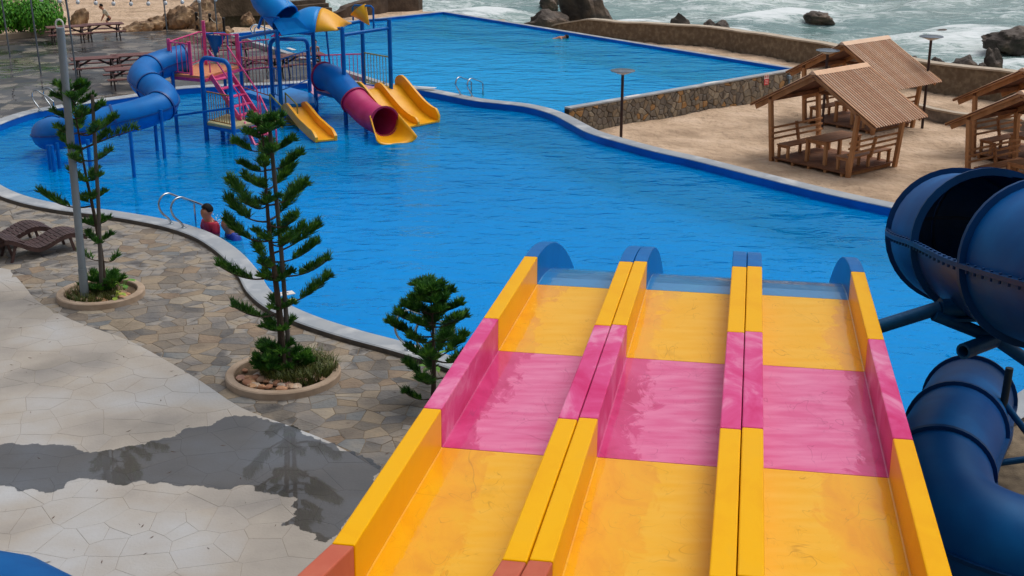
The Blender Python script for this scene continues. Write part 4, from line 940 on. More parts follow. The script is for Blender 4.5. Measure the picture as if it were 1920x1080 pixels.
# point on the wall face under the camera ray
def wallhit(px, py):
    r_ = Vector(ray(px, py)); o_ = Vector((0, 0, CAMH)); pl = J2+n*.33; tt = (pl-o_).dot(n)/r_.dot(n); return o_+r_*tt
d = (Cc-J2); d.z = 0; d.normalize(); n = Vector((d.y, -d.x, 0)); c = wallhit(1437, 149)
sg = thing('warning_sign', 'red and white prohibition sign fixed to the dark stone wall', 'sign', c); red = M('sign_red', (206, 52, 62), rough=.4); whi = M('sign_white', (228, 222, 216), rough=.4); blk = M('sign_black', (40, 36, 36), rough=.5)
ux = -d if False else d; zz = Vector((0, 0, 1))
def plate(name, cx, cz, w_, h_, dep, m): q = [c+d*(cx+i*w_/2)+zz*(cz+j*h_/2)+n*dep for i, j in ((-1, -1), (1, -1), (1, 1), (-1, 1))]; return MB().prism(q, n*.006).build(name, m, sg, c)
plate('board', 0, 0, .3, .46, .0, whi); plate('red_panel', 0, -.1, .296, .25, .0065, red)
for sx in (-.072, .072):
    rows = [[c+d*(sx+math.cos(k*math.pi/10)*r_)+zz*(.12+math.sin(k*math.pi/10)*r_)+n*.0075 for k in range(20)] for r_ in (.048, .062)]
    MB().grid(rows, True).build('ring', red, sg, c); q = [c+d*(sx+a)+zz*(.12+e)+n*.0078 for a, e in ((-.045, .03), (-.03, .045), (.045, -.03), (.03, -.045))]; MB().add(q, [(0, 1, 2, 3)]).build('slash', red, sg, c)
    MB().add([c+d*(sx+math.cos(k*math.pi/6)*.026)+zz*(.12+math.sin(k*math.pi/6)*.034)+n*.0072 for k in range(12)], [list(range(12))]).build('pictogram', blk, sg, c)
for k in range(3): plate('text_line', 0, -.04-.06*k, .2, .014, .013, whi)
# drain pipe stubs on that wall
for px_, py_ in ((1480, 150),):
    q = wallhit(px_-2, py_); t = thing('drain_pipe', 'grey blue pipe bracket at the right end of the stone wall', 'pipe', q); MB().tube([q+zz*.12, q+zz*.0+n*.05, q-zz*.75+n*.05], .045, 10).build('pipe', M('grey_blue', (96, 116, 134), rough=.5), t, q, smooth=True)
    MB().box(q+zz*.12+n*.05, (.2, .14, .16), math.atan2(d.y, d.x)).build('valve_box', M('grey_blue2', (110, 128, 142), rough=.5), t, q, bevel=.02)
# depth plates on the copings
for i, (px_, py_, z, lb) in enumerate(((1187, 180, UZ, 'white marker plate on the stone wall coping nearest the near lamp'), (1333, 155, UZ, 'white marker plate on the stone wall coping towards the sign'), (546, 92, UZ, 'white marker plate on the upper pool edge behind the play structure'), (800, 164, UZ, 'white marker plate between the two pools beside the swimmer by the double slide'))):
    p = gp(px_, py_, z+.004); o = MB().box((0, 0, .006), (.75, .2, .012)).build('marker_plate', whi, bevel=.003); o.location = p; o.rotation_euler = (0, 0, math.atan2(d.y, d.x) if i < 2 else (math.atan2((seg[-1]-Lc).y, (seg[-1]-Lc).x) if i == 2 else -.35)); tag(o, lb, 'marker', 'white pool edge markers')
p = gp(533, 552, CZ); b1 = thing('depth_marker', 'white marker board lying on the pool coping behind the tall potted pine', 'marker', p, R(28)); MB().box((0, 0, .014), (.42, .22, .02)).build('board', whi, b1, bevel=.004)
for k in range(4): MB().box((-.09+.055*k, 0, .0255), (.03, .05+.02*(k % 2), .002)).build('mark', M('grey_print', (120, 124, 128)), b1)
p = gp(536, 566, CZ); o = MB().box((0, 0, .014), (.44, .2, .02)).build('depth_marker', M('pale_yellow', (226, 222, 116), rough=.5), bevel=.004); o.location = p; o.rotation_euler = (0, 0, R(24)); tag(o, 'pale yellow marker board lying on the pool coping behind the tall potted pine', 'marker')
# ------------------------------------------------------------------ ladders
mSt = M('stainless', (196, 204, 208), (170, 178, 184), scale=3, rough=.16, metal=1)
def ladder(p, rz, label, h=.78, span=.95):
    t = thing('pool_ladder', label, 'ladder', p, rz, 'stainless pool ladders')     # +y points over the water
    for sx in (-.27, .27):
        pts = [(sx, -.05, 0), (sx, -.12, .14), (sx, -.3, .34), (sx, -.36, h*.72), (sx, -.26, h*.94), (sx, -.08, h), (sx, .12, h*.88), (sx, span*.62, .42), (sx, span*.68, .2), (sx, span*.68, -1.2)]
        hr = MB().tube(catmull(pts, 5), .026, 10).build('handrail', mSt, t, smooth=60); MB().lathe((sx, -.05, 0), [(.07, 0), (.07, .012), (.03, .03)], 14).build('base_plate', mSt, hr, smooth=40)
    for z in (-.35, -.65, -.95): MB().box((0, span*.68, z), (.52, .09, .03)).build('tread', mSt, t)
A_, B_ = gp(323, 418, CZ), gp(350, 427, CZ); dv = (B_-A_); rz = math.atan2(dv.y, dv.x); ladder((A_+B_)/2, rz, 'stainless pool ladder beside the boy in red')
A_, B_ = gp(72, 209, CZ), gp(103, 202, CZ); dv = (A_-B_); ladder((A_+B_)/2, math.atan2(dv.y, dv.x), 'stainless pool ladder on the far edge above the snaking blue tube', .72)
A_, B_ = gp(868, 178, CZ), gp(884, 180, CZ); dv = (B_-A_); ladder((A_+B_)/2, math.atan2(dv.y, dv.x), 'stainless pool ladder on the edge between the two pools', .68)
A_, B_ = gp(484, 73, UZ), gp(492, 76, UZ); dv = (B_-A_); ladder((A_+B_)/2, math.atan2(dv.y, dv.x), 'stainless pool ladder on the far pool edge behind the tipping barrel', .7)
A_, B_ = gp(770, 655, CZ), gp(806, 668, CZ); dv = (B_-A_); ladder((A_+B_)/2, math.atan2(dv.y, dv.x), 'stainless pool ladder mostly hidden behind the short bushy pine')
# ------------------------------------------------------------------ planters, pines, stakes
mRim = M('planter_rim', (184, 162, 140), (160, 138, 116), scale=3, rough=.9, bump=.3, bscale=40, dist=.01)
mSoil = M('planter_soil', (88, 72, 54), (112, 92, 66), scale=5, rough=1, bump=.8, bscale=12)
mPeb = M('pebble', (198, 160, 128), (170, 130, 104), scale=9, rough=.75, rnd=[(206, 172, 140), (188, 132, 92), (214, 196, 172), (176, 128, 116), (198, 150, 104), (182, 148, 120), (220, 210, 196), (172, 112, 78)])
mBark = M('bark', (62, 50, 42), (88, 72, 58), scale=8, rough=.95, bump=.6, bscale=25, stretch=(1, 1, .3)); mStake = M('stake_wood', (108, 100, 92), (84, 76, 70), scale=6, rough=.9, stretch=(1, 1, .2))
def leafm(name, a, b_, c_):
    m = M(name, a, b_, scale=7, rough=.5, c3=c_, lo=.3, hi=.75, detail=3, spec=.3); return m
mNeed = leafm('pine_needles', (30, 72, 26), (120, 168, 56), (58, 108, 36)); mGrass = leafm('planter_grass', (62, 78, 34), (128, 124, 62), (88, 96, 44)); mLeaf = leafm('broad_leaf', (70, 120, 44), (150, 176, 64), (104, 150, 54))
def planter(c, r, label, seed, npeb):
    t = thing('planter_ring', label, 'planter', c); MB().lathe((0, 0, 0), [(r, -.02), (r, .12), (r-.02, .14), (r-.14, .14), (r-.155, .12), (r-.155, .02)], 56).build('rim', mRim, t, smooth=30)
    for f_ in []: pass
    MB().lathe((0, 0, 0), [(.01, .06), (r-.15, .045), (r-.15, .03)], 40).build('soil', mSoil, t)
    rn = random.Random(seed)
    for k in range(npeb):
        a = rn.uniform(math.pi*1.02, math.pi*1.98) if rn.random() < .85 else rn.uniform(0, 6.28); q = (r-.26)*math.sqrt(rn.uniform(.12, 1)); s = rn.uniform(.045, .105)
        o = rock_mesh(s*1.25, s, s*.62, seed*100+k % 9, 5, .3).build('pebble', mPeb, smooth=40); o.location = (c[0]+q*math.cos(a), c[1]+q*math.sin(a), .07+s*.3); o.rotation_euler = (0, 0, rn.uniform(0, 6))
        tag(o, 'rounded pebble in the '+label, 'pebble', 'pebbles in the '+label)
    return t
def grass_tuft(c, n, rad, h, label, seed, m, a0=0, a1=6.28):
    rn = random.Random(seed); mb = MB()
    for k in range(n):
        a = rn.uniform(a0, a1); q = rad*math.sqrt(rn.random()); p = Vector((q*math.cos(a), q*math.sin(a), 0)); l = h*rn.uniform(.5, 1.2); b_ = rn.uniform(0, 6.28); dv = Vector((math.cos(b_), math.sin(b_), 0))
        w_ = Vector((-dv.y, dv.x, 0))*.008; m1 = p+dv*l*.25+Vector((0, 0, l*.7)); t_ = p+dv*l*.7+Vector((0, 0, l))
        mb.add([p-w_, p+w_, m1+w_*.7, m1-w_*.7, t_], [(0, 1, 2, 3), (3, 2, 4)])
    o = mb.build('grass', m); o.location = c; o['kind'] = 'stuff'; o['label'] = label; o['category'] = 'grass'; return o
def spindle(mb, p, dv, l, r, rn):                 # one needle-clad branchlet
    x, y = frame(dv); k = len(mb.v); m1 = p+dv*l*.45; ph = rn.uniform(0, 2)
    mb.v.append(tuple(p))
    for j in range(3): a = ph+2.094*j; mb.v.append(tuple(m1+(x*math.cos(a)+y*math.sin(a))*r))
    mb.v.append(tuple(p+dv*l)); mb.f += [[k, k+1, k+2], [k, k+2, k+3], [k, k+3, k+1], [k+4, k+2, k+1], [k+4, k+3, k+2], [k+4, k+1, k+3]]
def pine(c, H_, label, seed, whorls, r0=.055, bend=(0, 0)):
    """whorls: list of (height, branch length, count, density, droop)"""
    t = thing('pine_tree', label, 'tree', c, group='young star-branched pines by the pool'); rn = random.Random(seed)
    def tr(h):
        return Vector((bend[0]*(h/H_)**2+.03*math.sin(h*1.7), bend[1]*(h/H_)**2, h))
    MB().tube([tr(H_*k/14) for k in range(15)], [r0*(1-.86*k/14) for k in range(15)], 9).build('trunk', mBark, t, smooth=True)
    fol = MB()
    top_ = max(q[0] for q in whorls)
    for (h, L_, cnt, den, droop, az0) in whorls:
        h *= (H_-.08)/top_
        for b in range(cnt):
            az = az0+2*math.pi*b/cnt+rn.uniform(-.5, .5); l = L_*(rn.uniform(.55, 1.15) if cnt > 2 else rn.uniform(.95, 1.08)); d0 = Vector((math.cos(az), math.sin(az), 0)); p0 = tr(h+rn.uniform(-.05, .05)); side = Vector((-d0.y, d0.x, 0))
            if l < .12: continue
            pts = []
            for k in range(9):
                u = k/8; pts.append(p0+d0*l*u+Vector((0, 0, l*(-droop*u*(1-u)*1.6+.34*u*u)))+side*l*.05*math.sin(u*3))
            MB().tube(pts, [.014*(1-.75*k/8)*(.6+l) for k in range(9)], 5).build('branch', mBark, t, smooth=True)
            ns = max(8, int(l*60*den)); st = .42 if l > .45 else .15
            for k in range(ns):
                u = st+(1-st)*((k+rn.random())/ns)**.85; i = min(7, int(u*8)); q = pts[i].lerp(pts[i+1], u*8-i); tang = (pts[i+1]-pts[i]).normalized()
                full = .55+.75*math.sin(math.pi*min(1, (u-st)/(1-st)*.62+.12))
                for s_ in range(5):
                    ang = rn.uniform(-1.3, 1.3); dv = (Vector((0, 0, 1))*math.cos(ang)+side*math.sin(ang)+tang*rn.uniform(.1, .7)).normalized()
                    bl = rn.uniform(.10, .21)*full*min(1.1, .6+l*.6); spindle(fol, q, dv, bl, .0098, rn)
                    if rn.random() < .5: m_ = q+dv*bl*.45; spindle(fol, m_, (dv+Vector((rn.gauss(0, .5), rn.gauss(0, .5), .3))).normalized(), bl*.65, .009, rn)
            for k in range(16): spindle(fol, pts[-1], ((pts[-1]-pts[-2]).normalized()+Vector((rn.gauss(0, .5), rn.gauss(0, .5), rn.gauss(.35, .35)))).normalized(), rn.uniform(.1, .17), .013, rn)
    fol.build('crown', mNeed, t)
    return t
c1 = gp(190, 556); c2 = gp(532, 709); c3 = gp(812, 752)
planter(c1, .90, 'planter ring with the slender pine and the grey pole', 3, 26); planter(c2, 1.02, 'planter ring with the tall pine near the path', 4, 54)
grass_tuft((c1.x-.1, c1.y-.2, .05), 900, .55, .2, 'short weeds in the planter ring around the grey pole', 2, mGrass)
grass_tuft((c2.x+.25, c2.y+.12, .05), 2600, .68, .26, 'wild grass around the tall pine near the path', 3, mGrass)
rn = random.Random(2)
W1 = [(.12, .4, 6, 1.5, .1, .3), (.3, .36, 6, 1.5, .05, 1), (.75, .5, 2, .35, .1, 2.9), (1.15, .34, 3, 1.3, .1, 0.4), (1.5, .3, 4, 1.3, .1, 1), (1.9, .95, 1, .8, .12, 3.2), (2.05, .3, 5, 1.4, .1, .5), (2.45, .36, 4, 1.3, .1, 1.4), (2.85, .6, 3, .6, .1, .2), (3.05, 1.05, 1, .3, -.25, .3), (3.1, .62, 3, 1.0, .1, 2.6), (3.42, .68, 4, 1.2, .1, .5), (3.75, .6, 4, 1.3, .05, .2), (4.05, .48, 5, 1.4, 0, 1), (4.3, .34, 5, 1.7, -.1, .7)]
pine(c1+Vector((.08, -.02, .05)), 4.42, 'slender young pine growing in the planter ring with the grey pole', 5, W1, .055, (-.28, 0))
W2 = [(.1, .46, 7, 1.6, .05, .3), (.27, .46, 7, 1.6, 0, 1), (.5, .3, 5, 1.5, -.1, 0), (.95, .3, 4, 1.3, 0, .5), (1.3, .92, 1, .8, .1, 3.5), (1.32, .28, 4, 1.2, .05, 1), (1.42, .95, 1, .9, .12, .1), (1.85, .34, 5, 1.4, .05, .2), (1.95, .92, 2, 1.0, .1, .2), (2.25, .7, 3, 1.1, .15, 2.7), (2.4, .95, 1, .9, 0, .15), (2.65, .8, 3, 1.0, .15, 2.9), (2.7, .3, 4, 1.4, .05, .2), (3.0, .95, 3, 1.0, .12, 3.1), (3.3, .86, 3, 1.0, .1, .3), (3.35, .28, 4, 1.4, .05, .2), (3.65, .74, 3, 1.2, .1, 2.8), (4.0, .66, 4, 1.3, .08, .3), (4.3, .52, 4, 1.4, .02, 3.3), (4.6, .42, 6, 1.6, -.05, 1), (4.8, .3, 6, 1.9, -.15, .3)]
pine(c2+Vector((-.03, .02, .05)), 4.62, 'tall layered pine in the planter ring near the path, in front of the pool', 8, W2, .075, (-.12, 0))
W3 = [(.12, .5, 1, 1.0, .1, 3.6), (.5, .72, 4, 1.2, .05, 2.9), (.86, .74, 5, 1.3, .05, .4), (1.2, .68, 5, 1.5, .02, 3.0), (1.46, .55, 6, 1.6, 0, 0), (1.68, .46, 7, 1.8, -.05, .6), (1.88, .38, 7, 2, -.1, .1), (2.04, .3, 7, 2.2, -.2, .8)]
pine(c3+Vector((0, 0, -.02)), 2.05, 'short bushy pine beside the left edge of the three-lane slide', 9, W3, .05)
def stake(a, b, label): o = MB().tube([a, a.lerp(b, .5)+Vector((.02, 0, 0)), b], [.045, .04, .035], 9).build('tree_stake', mStake, None, a, smooth=True); o.location = a; tag(o, label, 'stake', 'wooden tree stakes')
stake(gp(191, 561), ap(173, 178, 26.0), 'grey wooden stake leaning against the slender pine'); stake(gp(545, 704), ap(503, 212, 21.7), 'grey wooden stake tied to the tall layered pine')
def broadplant(c, n, h, label, seed, m=mLeaf, lw=.06, ll=.2):
    rn = random.Random(seed); t = thing('leafy_plant', label, 'plant', c); lf_ = MB()
    for k in range(n):
        a = rn.uniform(0, 6.28); st = Vector((math.cos(a)*.1, math.sin(a)*.1, h*rn.uniform(.4, 1))); MB().tube([(0, 0, 0), st*.6+Vector((0, 0, h*.1)), st], .006, 5).build('stem', m, t)
        dv = Vector((math.cos(a), math.sin(a), .15)); sd_ = Vector((-math.sin(a), math.cos(a), 0)); l = ll*rn.uniform(.7, 1.2)
        v = [st]+[st+dv*l*u+sd_*lw*w_*s_+Vector((0, 0, -.05*u*u)) for u, w_ in ((.3, .8), (.6, 1), (.85, .5)) for s_ in (-1, 1)]+[st+dv*l+Vector((0, 0, -.07))]
        MB().add(v, [(0, 1, 2), (1, 3, 4, 2), (3, 5, 6, 4), (5, 7, 6)]).build('leaf', m, t)
    return t
broadplant(gp(232, 552, .06), 9, .35, 'bright green broad-leaved seedling in the planter ring with the grey pole', 3)
broadplant(gp(216, 563, .06), 7, .2, 'yellowing low seedling at the front of the planter ring with the grey pole', 4, M('yellow_leaf', (168, 170, 60), (120, 150, 50), scale=8, rough=.6))
broadplant(gp(812, 712, .0), 10, .55, 'yellow green broad-leaved plant behind the short bushy pine', 6, ll=.26)
# grey pole with its white hook
mPole = M('grey_paint', (122, 132, 138), (136, 144, 150), scale=2, rough=.5); pb_ = gp(160, 566); pt = ap(113, 52, pb_.y)
gpole = thing('steel_pole', 'thick grey steel pole with a white hook, standing in the planter ring', 'pole', pb_); dvp = pt-pb_
def at_(u): return pb_+dvp*u
MB().tube([at_(0)-Vector((0, 0, .02)), at_(.13)], .088, 18).build('lower_sleeve', mPole, gpole, pb_, smooth=True); MB().tube([at_(.13), at_(1)], .078, 18).build('shaft', mPole, gpole, pb_, smooth=True)
hk = [pt+Vector((-.05, 0, -.05))]+[pt+Vector((-.01+.075*math.cos(math.pi-k*math.pi/6), 0, .06+.1*math.sin(k*math.pi/6))) for k in range(7)]+[pt+Vector((.065, 0, -.02))]
MB().tube(hk, .018, 8).build('hook', whi, gpole, pb_, smooth=True)
# ------------------------------------------------------------------ sun loungers
wL = M('lounger_wood', (58, 40, 38), (82, 58, 54), scale=3, rough=.5, stretch=(1, 5, 1), detail=8)
def lounger(c, rz, label):
    t = thing('sun_lounger', label, 'sun lounger', c, rz, 'dark wave-shaped loungers')     # local x runs head to foot
    def pf(x): return .33+.10*math.cos((x-.55)*4.2)+.16*max(0, -x-.2)
    xs_ = [-.95+k*.0475 for k in range(41)]
    for sy in (-.36, 0, .36):
        rows = [[Vector((x, sy+a, pf(x)+b_)) for a, b_ in ((-.025, -.085), (.025, -.085), (.025, -.006), (-.025, -.006))] for x in xs_]
        mb = MB().grid(rows, True); mb.f += [[0, 1, 2, 3], [160, 161, 162, 163]]; mb.build('side_rail', wL, t)
    for k in range(20):
        x = -.95+(k+.5)*.095; sl_ = math.atan2(pf(x+.02)-pf(x-.02), .04)
        for sy in (-.2, .2): MB().box((x, sy*.97, pf(x)+.012), (.084, .37, .022), 0, 0, -sl_).build('slat', wL, t)
    for x, dx in ((-.7, -.14), (.55, .1)):
        for sy in (-.33, .33): MB().bar((x, sy, pf(x)-.05), (x+dx, sy, 0), .045, .06).build('leg', wL, t)
    return t
a_, b_ = gp(25, 478), gp(128, 462); dvl = b_-a_; lz = math.atan2(dvl.y, dvl.x)
lounger(gp(80, 474), lz+.12, 'dark brown wave-shaped wooden lounger left of the grey pole'); lounger(gp(80, 474)+Vector((-math.sin(lz+.12)*.86-.45, math.cos(lz+.12)*.86-.1, 0)), lz+.12, 'dark brown wooden lounger pushed against the far side of the front one'); lounger(gp(-38, 488), lz+.12, 'dark brown wooden lounger cut off by the left edge')
# ------------------------------------------------------------------ picnic tables on the wet terrace
wP = M('picnic_wood', (98, 60, 58), (122, 82, 76), scale=2, rough=.55, stretch=(.6, 6, 1), detail=8); wPd = M('picnic_frame', (52, 36, 38), (70, 50, 48), scale=3, rough=.6)
def picnic():
    t = thing('picnic_table', 'x', 'picnic table', group='picnic tables on the wet terrace')
    for k in range(5): MB().box((0, -.32+k*.16, .75), (1.9, .148, .045)).build('tabletop_plank', wP, t)
    for sy in (-1, 1):
        for k in range(2): MB().box((0, sy*(.62+k*.14), .45), (1.9, .13, .042)).build('bench_plank', wP, t)
    for x in (-.68, .68):
        for sy in (-1, 1): MB().bar((x, sy*.26, .72), (x, sy*.66, 0), .05, .1).build('leg', wPd, t); MB().bar((x*.98, sy*.03, .42), (x*.15, sy*.03, .71), .05, .07).build('brace', wPd, t) if sy > 0 else None
        MB().bar((x+.052, -.78, .41), (x+.052, .78, .41), .045, .08).build('crossbar', wPd, t); MB().bar((x+.052, -.38, .71), (x+.052, .38, .71), .045, .07).build('top_bearer', wPd, t)
    return t
pt0 = picnic(); first = True
def place(px_, py_, z, rz, label):
    global first
    p = gp(px_, py_, z)
    if first: pt0.location = p; pt0.rotation_euler = (0, 0, rz); pt0['label'] = label; first = False
    else: dup(pt0, p, rz, label)
r1 = math.atan2(*(lambda v: (v.y, v.x))(gp(290, 108, .75)-gp(135, 115, .75)))
place(128, 79, 0, r1+.12, 'picnic table on the far terrace in front of the green shrub'); place(196, 74, 0, r1+.12, 'picnic table on the far terrace nearest the fan-like rocks')
place(180, 143, 0, r1+.1, 'left picnic table of the pair above the snaking blue tube'); place(256, 136, 0, r1+.1, 'picnic table behind the top of the snaking blue tube')
place(246, 164, 0, r1+.1, 'picnic table standing nearest the pool, beside the snaking blue tube'); place(428, 108, 0, r1+.15, 'picnic table seen through the high pink railing')
place(490, 143, 0, r1+.1, 'picnic table seen behind the faded red railing of the play structure'); place(566, 136, 0, r1+.1, 'picnic table seen behind the blue railing of the play structure')
# ------------------------------------------------------------------ people
mSkin = M('skin', (176, 120, 92), (158, 102, 78), scale=12, rough=.55); mHair = M('black_hair', (14, 12, 12), (24, 20, 18), scale=30, rough=.7, spec=.2); mEye = M('dark_eye', (28, 20, 18), rough=.3); mLip = M('lips', (134, 72, 62), rough=.5)
mRedS = M('red_shirt', (168, 20, 52), (188, 34, 66), scale=8, rough=.55, bump=.5, bscale=20, dist=.02); mBluS = M('blue_shirt', (24, 50, 140), (34, 70, 168), scale=8, rough=.6); mPale = M('pale_shirt', (186, 184, 168), (166, 160, 146), scale=8, rough=.8); mShort = M('dark_shorts', (40, 40, 48), rough=.8)
def skin(name, verts, edges, radii, mat, parent, root=0, sub=2):
    me = bpy.data.meshes.new(name); me.from_pydata(verts, edges, []); me.materials.append(mat); o = link(name, me, parent)
    s = o.modifiers.new('skin', 'SKIN'); s.use_smooth_shade = True
    for i, v in enumerate(me.skin_vertices[0].data if me.skin_vertices else []): pass
    if not me.skin_vertices:
        bm = bmesh.new(); bm.from_mesh(me); bm.verts.layers.skin.verify(); bm.to_mesh(me); bm.free()
    for i, v in enumerate(me.skin_vertices[0].data): v.radius = radii[i] if isinstance(radii[i], tuple) else (radii[i], radii[i]); v.use_root = (i == root)
    u = o.modifiers.new('sub', 'SUBSURF'); u.levels = sub; u.render_levels = sub; return o
def person(loc, rz, label, shirt, arms, lean=(0, 0), scale=1.0, head=(0, -.03), legs=None, tilt=0, shorts=None):
    """local frame: faces -y, origin at the pelvis; arms: ((elbow, hand) left, right); legs: ((knee, foot) x2)"""
    t = thing('person', label, 'person', loc, rz); t.scale = (scale,)*3; t.rotation_euler = (tilt, 0, rz)
    lx, ly = lean; ch = Vector((lx, ly, .30)); nk = Vector((lx*1.35, ly*1.35, .46)); hd = Vector((lx*1.4+head[0], ly*1.4+head[1], .575))
    V = [Vector((0, 0, 0)), Vector((lx*.5, ly*.5, .14)), ch, nk, hd-Vector((0, .01, .075)), hd-Vector((0, 0, .01)), hd+Vector((0, .012, .075))]; E = [(0, 1), (1, 2), (2, 3), (3, 4), (4, 5), (5, 6)]; Rr = [(.125, .095), (.12, .09), (.155, .105), .055, (.078, .09), (.105, .118), (.095, .11)]
    for s, (el, hn) in zip((-1, 1), arms):
        k = len(V); sh_ = ch+Vector((s*.18, 0, .06)); V += [sh_, Vector(el), Vector(hn), Vector(hn)+(Vector(hn)-Vector(el)).normalized()*.07]; E += [(2, k), (k, k+1), (k+1, k+2), (k+2, k+3)]; Rr += [.052, .038, .028, (.035, .018)]
        hp = Vector(hn)+(Vector(hn)-Vector(el)).normalized()*.07; fd = (Vector(hn)-Vector(el)).normalized(); sx, sy = frame(fd)
        for f_, (o_, l_) in enumerate(((-.024, .055), (-.008, .066), (.008, .062), (.024, .048))):
            k2 = len(V); V += [hp+sx*o_+fd*.012, hp+sx*o_*1.25+fd*l_-sy*.012]; E += [(k+3, k2), (k2, k2+1)]; Rr += [.0085, .007]
        k2 = len(V); V += [Vector(hn)+fd*.03+sx*.04*s, Vector(hn)+fd*.065+sx*.055*s]; E += [(k+2, k2), (k2, k2+1)]; Rr += [.0095, .0075]
    lg = legs or (((-.09, -.02, -.38), (-.1, .04, -.76)), ((.09, -.02, -.38), (.1, .04, -.76)))
    for kn, ft in lg:
        k = len(V); hpv = Vector((.085 if kn[0] > 0 else -.085, 0, -.04)); V += [hpv, Vector(kn), Vector(ft), Vector(ft)+Vector((0, -.12, -.03))]; E += [(0, k), (k, k+1), (k+1, k+2), (k+2, k+3)]; Rr += [.08, .055, .036, (.035, .025)]
    skin('body', [tuple(v) for v in V], E, Rr, mSkin, t)
    # face and hair
    for sx in (-.032, .032): MB().ball(hd+Vector((sx, -.083, .015)), .011, 5).build('eye', mEye, t, smooth=True)
    MB().ball(hd+Vector((0, -.098, -.012)), .014, 5, (.8, 1, 1.3)).build('nose', mSkin, t, smooth=True); MB().ball(hd+Vector((0, -.083, -.05)), .02, 5, (1.1, .5, .4)).build('mouth', mLip, t, smooth=True)
    for sx in (-.085, .085): MB().ball(hd+Vector((sx, .01, .0)), .022, 5, (.45, .8, 1.2)).build('ear', mSkin, t, smooth=True)
    rows = []; rn = random.Random(len(label))
    for i in range(8):
        th = i/7*1.75; row = []
        for j in range(18):
            a = 2*math.pi*j/18; cut = 1.0 if math.sin(a) > -.35 else .62; tt = min(th, 1.75*cut)
            row.append(hd+Vector((0, .012, .035))+Vector((.096*math.sin(tt)*math.cos(a), .108*math.sin(tt)*math.sin(a), .112*math.cos(tt)))*(1+.05*rn.random()))
        rows.append(row)
    MB().grid(rows, True).build('hair', mHair, t, smooth=60)
    if shirt:
        k = [Vector((0, 0, -.02)), Vector((lx*.5, ly*.5, .14)), ch, ch+Vector((lx*.2, ly*.2, .11))]; e_ = [(0, 1), (1, 2), (2, 3)]; r_ = [(.145, .112), (.142, .108), (.178, .122), (.11, .09)]
        for s, (el, hn) in zip((-1, 1), arms): i = len(k); sh_ = ch+Vector((s*.18, 0, .06)); k += [sh_, sh_.lerp(Vector(el), .75)]; e_ += [(2, i), (i, i+1)]; r_ += [.08, .066]
        skin('shirt', [tuple(v) for v in k], e_, r_, shirt, t)
    if shorts:
        k = [Vector((0, 0, .08)), Vector((0, 0, -.02))]; e_ = [(0, 1)]; r_ = [(.128, .1), (.135, .108)]
        for kn, ft in lg: i = len(k); hpv = Vector((.085 if kn[0] > 0 else -.085, 0, -.04)); k += [hpv, hpv.lerp(Vector(kn), .8)]; e_ += [(1, i), (i, i+1)]; r_ += [.095, .075]
        skin('shorts', [tuple(v) for v in k], e_, r_, shorts, t, root=1)
    return t
p = gp(402, 440, WZ); person((p.x, p.y, WZ-.22), R(-50), 'boy with short black hair in a red shirt standing in the water by the ladder', mRedS, (((-.24, -.1, .16), (-.22, -.28, .12)), ((.24, -.08, .15), (.2, -.25, .1))), (0, -.06), 1.45, shorts=mShort)
p = gp(450, 443, WZ); person((p.x, p.y, WZ-.5), R(-60), 'child in a blue shirt low in the water behind the pine branch', mBluS, (((-.25, -.16, .25), (-.24, -.36, .26)), ((.25, -.14, .22), (.26, -.34, .24))), (0, -.12), 1.5, shorts=mShort)
p = gp(758, 172, WZ); person((p.x, p.y, WZ-.34), R(160), 'dark-haired bather in the water behind the yellow double slide', None, (((-.26, -.1, .3), (-.2, -.3, .34)), ((.27, -.12, .3), (.34, -.32, .32))), (0, -.05), 1.15, shorts=mShort)
p = gp(1036, 72, UW); person((p.x, p.y, UW-.1), R(95), 'swimmer lying flat in the far pool near its outer edge', None, (((-.3, -.05, .38), (-.28, -.1, .62)), ((.3, -.02, .36), (.3, -.1, .6))), (0, .02), 1.15, tilt=R(78), shorts=mShort)
p = gp(590, 108, UZ); person((p.x, p.y, UZ+.10), R(25), 'bare-chested person sitting on the upper pool edge behind the play structure', None, (((-.2, -.02, .12), (-.16, -.16, .0)), ((.2, -.02, .12), (.16, -.18, .02))), (0, -.05), 1.0, legs=(((-.11, -.36, .03), (-.12, -.38, -.3)), ((.11, -.36, .03), (.12, -.4, -.3))), shorts=mShort)
p = gp(207, 47, 0); person((p.x, p.y, .42), R(-70), 'person in a pale top bending down on the sand behind the far picnic tables', mPale, (((-.2, -.3, .1), (-.18, -.4, -.1)), ((.2, -.3, .1), (.18, -.42, -.1))), (0, -.24), 1.0, head=(0, -.06), legs=(((-.1, -.2, -.22), (-.1, .02, -.42)), ((.1, -.2, -.22), (.1, .02, -.42))), shorts=mShort)
